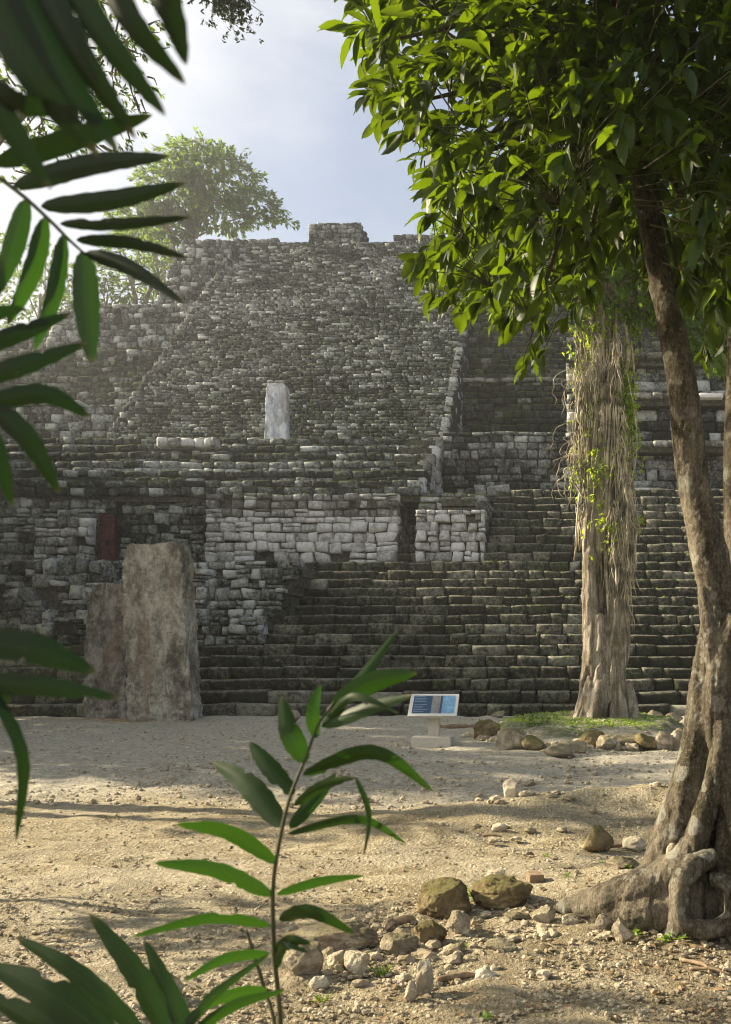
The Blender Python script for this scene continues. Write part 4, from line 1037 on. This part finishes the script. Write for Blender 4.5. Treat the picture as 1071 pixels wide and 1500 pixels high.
pd = empty('palm', (at(-260, 1500, D)[0]-.1, D, 0), 'dark palm leaves arching in at the left edge below the middle frond', 'palm')
stemtube(pd, [(-400,3000,D,14),(-420,1500,D,13),(-330,800,D,10),(-200,560,D,6),(-80,560,D,4),(-25,590,D,3)], 'stem')
stemtube(pd, [(-420,1500,D,10),(-260,1000,D,7),(-120,930,D,5),(-15,985,D,4)], 'stem')
for k, (P, w) in enumerate([([(-60,520),(20,490),(105,458)],30),([(-60,560),(30,535),(130,501)],33),([(-25,590),(65,577),(132,610)],33),([(-20,592),(38,640),(88,724)],36),
 ([(-25,600),(0,670),(18,742)],27),([(-60,470),(-10,460),(38,452)],26)]):
    leaflet(pd, P, w, D, 'palm', dD=(0, 0, .02), seed=k+80)
for k, (P, w) in enumerate([([(-60,935),(50,950),(142,985)],50),([(-60,1000),(60,1005),(176,1022)],34),([(-12,1005),(34,1110),(24,1234)],21),([(-70,985),(-20,1010),(15,1030)],34)]):
    leaflet(pd, P, w, D, 'palm', dD=(0, 0, .02), seed=k+90)
D = .72
pe = empty('palm', (at(-420, 1500, D)[0], D, 0), 'blurred dark palm frond hanging across the top left corner, nearest the camera', 'palm')
stemtube(pe, [(-700,3400,D,16),(-680,1500,D,14),(-500,300,D,10),(-200,-60,D,6),(0,-110,D,5),(160,-120,D,4)], 'stem')
for k, (P, w) in enumerate([([(160,-115),(235,-10),(273,96)],54),([(120,-110),(190,30),(272,124)],44),([(60,-110),(150,50),(243,170)],44),([(20,-110),(110,70),(199,204)],50),
 ([(-20,-110),(80,80),(174,224)],50),([(-60,-100),(40,100),(145,229)],58),([(-120,-70),(-20,130),(76,279)],52),([(-150,-60),(-60,120),(-5,330)],50),([(-100,60),(20,150),(120,160)],40)]):
    leaflet(pe, P, w, D, 'palm', dD=(0, 0, .02), seed=k+100)

# ------------------------------------------------------------------ other trees
# overhanging feathery tree, trunk outside the frame at the left
Dn = 11.
make_tree('feathery_tree', 'fine-leaved tree whose feathery twigs fill the top left corner behind the palms', (-8.2, 11.3, 0), 9.0,
  [(2.1,0,8.4,1.1,1.1,1.1),(2.9,-.2,9.1,.8,.9,.8),(2.5,.2,7.8,.7,.8,.5),(1.4,0,7.9,1.2,1.2,.8),(.4,0,8.6,1.6,1.4,1.4),(-.4,-2.1,9.8,1.9,1.9,2.1)], 3400, 11, .06, .026, 'leafmid', 'thinbark', 401, .16, limbs=26)  # last blob is unseen, added to shade the near tree's crown
P0 = np.array(at(328, 5, 12)); r = np.random.default_rng(402)
tips = P0+r.normal(0, 1, (420, 3))*np.array([.15, .25, .10])+np.array([0, 0, .08])
bt = empty('overhanging_branch', tuple(P0+np.array([0, 0, 1.])), 'small leafy twig hanging into the sky at the top edge', 'branch')
V, Q, A = cluster_leaves(tips, r.normal(0, 1, tips.shape), 6, .055, .03, LT_SMALL, r); mesh_obj('foliage', V, Q, M['leafdark'], bt, True, A)
m = MB(); m.add(*tube([P0+np.array([-3.2, .5, 3.2]), P0+np.array([-1, .2, 1.3]), P0+np.array([0, 0, .1])], [.05, .03, .01], 12, 6))
for e in tips[::4]: m.add(*tube([P0+np.array([-.1, 0, .3]), e], [.008, .004], 3, 4))
m.build('twig', M['thinbark'], bt)
# tree on the summit shoulder
bx, by, bz = at(268, 400, 67)
make_tree('spreading_tree', 'large spreading tree rising behind the left shoulder of the pyramid summit', (bx, by, bz-1), 5.5,
  [(2.2,0,7.3,3.1,2.6,1.9),(-.6,0,6.6,2.8,2.4,2.0),(1.0,0,8.4,2.6,2.4,1.5),(4.8,0,5.6,2.0,1.6,1.1),(6.3,0,4.7,1.1,1,.7),(-3.0,0,4.6,2.0,2,1.6),(2.6,0,4.8,2.2,2,1.1),(-1.,0,4.2,2.,1.8,1.3)], 2100, 8, .34, .18, 'leaffar', 'thinbark', 410, .2, stems=4, limbs=40)
far = [(205,440,63,3.6,'hazy yellow-green tree just left of the spreading tree on the pyramid'),(140,470,62,3.0,'hazy tree on the terrace, further left behind the palm leaflets'),
       (60,500,64,4.2,'hazy tree at the left edge behind the pyramid terrace'),(-40,500,66,5.5,'hazy tree beyond the left frame edge behind the terrace'),(245,420,70,3.4,'low hazy shrub under the spreading tree')]
for k, (px, py, D, rr_, lb) in enumerate(far):
    b = at(px, py, D)
    make_tree('hazy_tree', lb, (b[0], b[1], b[2]-2), rr_*1.1,
      [(0,0,rr_*1.1,rr_*.8,rr_*.7,rr_*.7),(rr_*.5,0,rr_*.8,rr_*.5,rr_*.5,rr_*.5),(-rr_*.5,0,rr_*.8,rr_*.6,rr_*.5,rr_*.5),(0,0,rr_*1.6,rr_*.5,rr_*.5,rr_*.4)], 420, 8, .26, .14, 'leaffar', 'thinbark', 420+k, .14, 'hazy trees behind the terrace', stems=2, limbs=18)
# forest edge left of the clearing (outside the frame; it shades the far ground)
fe_ = [(-16.0,17.2,0,10.0),(-17.6,20.8,0,10.3),(-19.4,24.6,.6,10.7),(-21.4,28.5,2.2,10.),(-23.6,32.5,4.5,9.0),(-25.8,36.5,7,8.0)]
for k, (x_, y_, b_, h_) in enumerate(fe_):
    make_tree('forest_tree', f'{["first","second","third","fourth","fifth","sixth"][k]} dense tall tree of the forest edge left of the clearing, counted from the camera', (x_, y_, b_), h_*.6,
      [(0,0,h_*.60,2.3,2.5,h_*.24),(0,0,h_*.80,2.2,2.4,h_*.17),(0,0,h_*.34,2.4,2.6,h_*.28),(.4,1,h_*.5,2,2,2)], 700, 6, .5, .3, 'leafmid', 'thinbark', 440+k, .3, 'forest edge left of the clearing', twig=False, limbs=10, shell=.2)
make_tree('sparse_tree', 'light-crowned tree beyond the left frame edge casting dappled shade', (-9.2, 11.0, 0), 4,
  [(0,0,3.6,.9,.8,.5),(1.1,.3,4.6,.6,.6,.35),(-.3,-.4,5.6,.8,.7,.5)], 230, 6, .16, .08, 'leafmid', 'thinbark', 450, .1, limbs=10)
make_tree('sparse_tree', 'unseen bushy tree added for shade beyond the left frame edge', (-6.4, 5.4, 0), 4,
  [(0,0,4.2,1.2,1.2,1.4),(.6,.5,5.6,1.1,1.1,1.0)], 420, 7, .18, .09, 'leafmid', 'thinbark', 451, .1, limbs=12)  # unseen tree, added for shade on the left palm fronds
make_tree('shrub', 'unseen leafy shrub added for shade beyond the lower left frame edge', (-5.2, 6.9, 0), 1.4,
  [(0,0,1.7,.55,.5,.45),(.5,-.6,1.4,.5,.5,.35)], 150, 6, .13, .06, 'leafmid', 'thinbark', 452, .04, limbs=8)  # unseen shrub, added to shade the lower left ground and rocks

# ------------------------------------------------------------------ haze
m = MB(); m.add(box_v(-330, 330, -310, 330, -1.3, 46), BOXQ)
hm = bpy.data.materials.new('morning haze'); hm.use_nodes = True; nt = hm.node_tree; nt.nodes.clear()
o_ = nt.nodes.new('ShaderNodeOutputMaterial'); v_ = nt.nodes.new('ShaderNodeVolumePrincipled')
v_.inputs['Color'].default_value = (.93, .95, 1, 1); v_.inputs['Density'].default_value = .0010; v_.inputs['Anisotropy'].default_value = .72
nt.links.new(v_.outputs[0], o_.inputs['Volume'])
hz = m.build('haze', hm, None, False); tag(hz, 'thin morning haze hanging over the clearing', 'haze', kind='stuff')

# ------------------------------------------------------------------ light
AZ = math.radians(75); EL = math.radians(27)
sd = Vector((-math.sin(AZ)*math.cos(EL), math.cos(AZ)*math.cos(EL), math.sin(EL)))
L = bpy.data.lights.new('sun', 'SUN'); L.energy = 5.0; L.angle = math.radians(1.0); L.color = (1, .85, .62)
so = bpy.data.objects.new('sun', L); COL.objects.link(so); so.rotation_euler = sd.to_track_quat('Z', 'Y').to_euler(); so.location = (0, 0, 50)
W = bpy.data.worlds.new('World'); S.world = W; W.use_nodes = True; nt = W.node_tree; nt.nodes.clear()
sky = nt.nodes.new('ShaderNodeTexSky'); sky.sky_type = 'NISHITA'; sky.sun_disc = False; sky.sun_elevation = EL
sky.sun_rotation = -AZ; sky.air_density = 1.0; sky.dust_density = 4.; sky.ozone_density = 1.
bg = nt.nodes.new('ShaderNodeBackground'); bg.inputs[1].default_value = .055
wo = nt.nodes.new('ShaderNodeOutputWorld'); tcw = nt.nodes.new('ShaderNodeTexCoord'); mpw = nt.nodes.new('ShaderNodeMapping'); mpw.inputs['Scale'].default_value = (1, 1, 2.2)
nzw = nt.nodes.new('ShaderNodeTexNoise'); nzw.inputs['Scale'].default_value = 2.3; nzw.inputs['Detail'].default_value = 7; nzw.inputs['Roughness'].default_value = .55
mrw = nt.nodes.new('ShaderNodeMapRange'); mrw.inputs[1].default_value = .70; mrw.inputs[2].default_value = .98; mrw.inputs[3].default_value = .08; mrw.inputs[4].default_value = .92; mrw.interpolation_type = 'SMOOTHSTEP'
mxw = nt.nodes.new('ShaderNodeMix'); mxw.data_type = 'RGBA'; mxw.inputs[7].default_value = (6.3, 6.25, 6.1, 1)
nt.links.new(tcw.outputs['Generated'], mpw.inputs[0]); nt.links.new(mpw.outputs[0], nzw.inputs['Vector']); 
dtw = nt.nodes.new('ShaderNodeVectorMath'); dtw.operation = 'DOT_PRODUCT'; dtw.inputs[1].default_value = tuple(sd)
maw = nt.nodes.new('ShaderNodeMath'); maw.operation = 'MULTIPLY_ADD'; maw.inputs[1].default_value = .75
mbw = nt.nodes.new('ShaderNodeMath'); mbw.operation = 'MULTIPLY'; mbw.inputs[1].default_value = .65
nt.links.new(tcw.outputs['Generated'], dtw.inputs[0]); nt.links.new(dtw.outputs['Value'], maw.inputs[0]); nt.links.new(nzw.outputs['Fac'], mbw.inputs[0])
nt.links.new(mbw.outputs[0], maw.inputs[2]); spw = nt.nodes.new('ShaderNodeSeparateXYZ'); nt.links.new(tcw.outputs['Generated'], spw.inputs[0])
mcw = nt.nodes.new('ShaderNodeMath'); mcw.operation = 'MULTIPLY_ADD'; mcw.inputs[1].default_value = -1.0; nt.links.new(spw.outputs[1], mcw.inputs[0]); nt.links.new(maw.outputs[0], mcw.inputs[2])
mdw = nt.nodes.new('ShaderNodeMath'); mdw.operation = 'MAXIMUM'; nt.links.new(mcw.outputs[0], mdw.inputs[0]); nt.links.new(maw.outputs[0], mdw.inputs[1])   # unseen sky behind the camera, brightened to add fill light
nt.links.new(mdw.outputs[0], mrw.inputs[0])
nt.links.new(mrw.outputs[0], mxw.inputs[0]); nt.links.new(sky.outputs[0], mxw.inputs[6]); nt.links.new(mxw.outputs[2], bg.inputs[0]); nt.links.new(bg.outputs[0], wo.inputs[0])

# ------------------------------------------------------------------ camera
cd = bpy.data.cameras.new('camera'); cam = bpy.data.objects.new('camera', cd); COL.objects.link(cam)
cam.location = (0, 0, EYE); cam.rotation_euler = (PI/2, 0, 0)
cd.sensor_fit = 'AUTO'; cd.sensor_width = 36; cd.lens = 36*F/1500
cd.shift_x = -(PX-535.5)/1500; cd.shift_y = (HY-750)/1500
cd.clip_start = .05; cd.clip_end = 2000
cd.dof.use_dof = True; cd.dof.focus_distance = 16; cd.dof.aperture_fstop = 8
S.camera = cam
S.view_settings.view_transform = 'Standard'; S.view_settings.look = 'None'; S.view_settings.exposure = 1.7; S.view_settings.gamma = 1
c = S.cycles
c.max_bounces = 6; c.diffuse_bounces = 3; c.glossy_bounces = 2; c.transmission_bounces = 4; c.volume_bounces = 1; c.transparent_max_bounces = 8
c.use_denoising = True; c.sample_clamp_indirect = 6
c.filter_width = 1.1
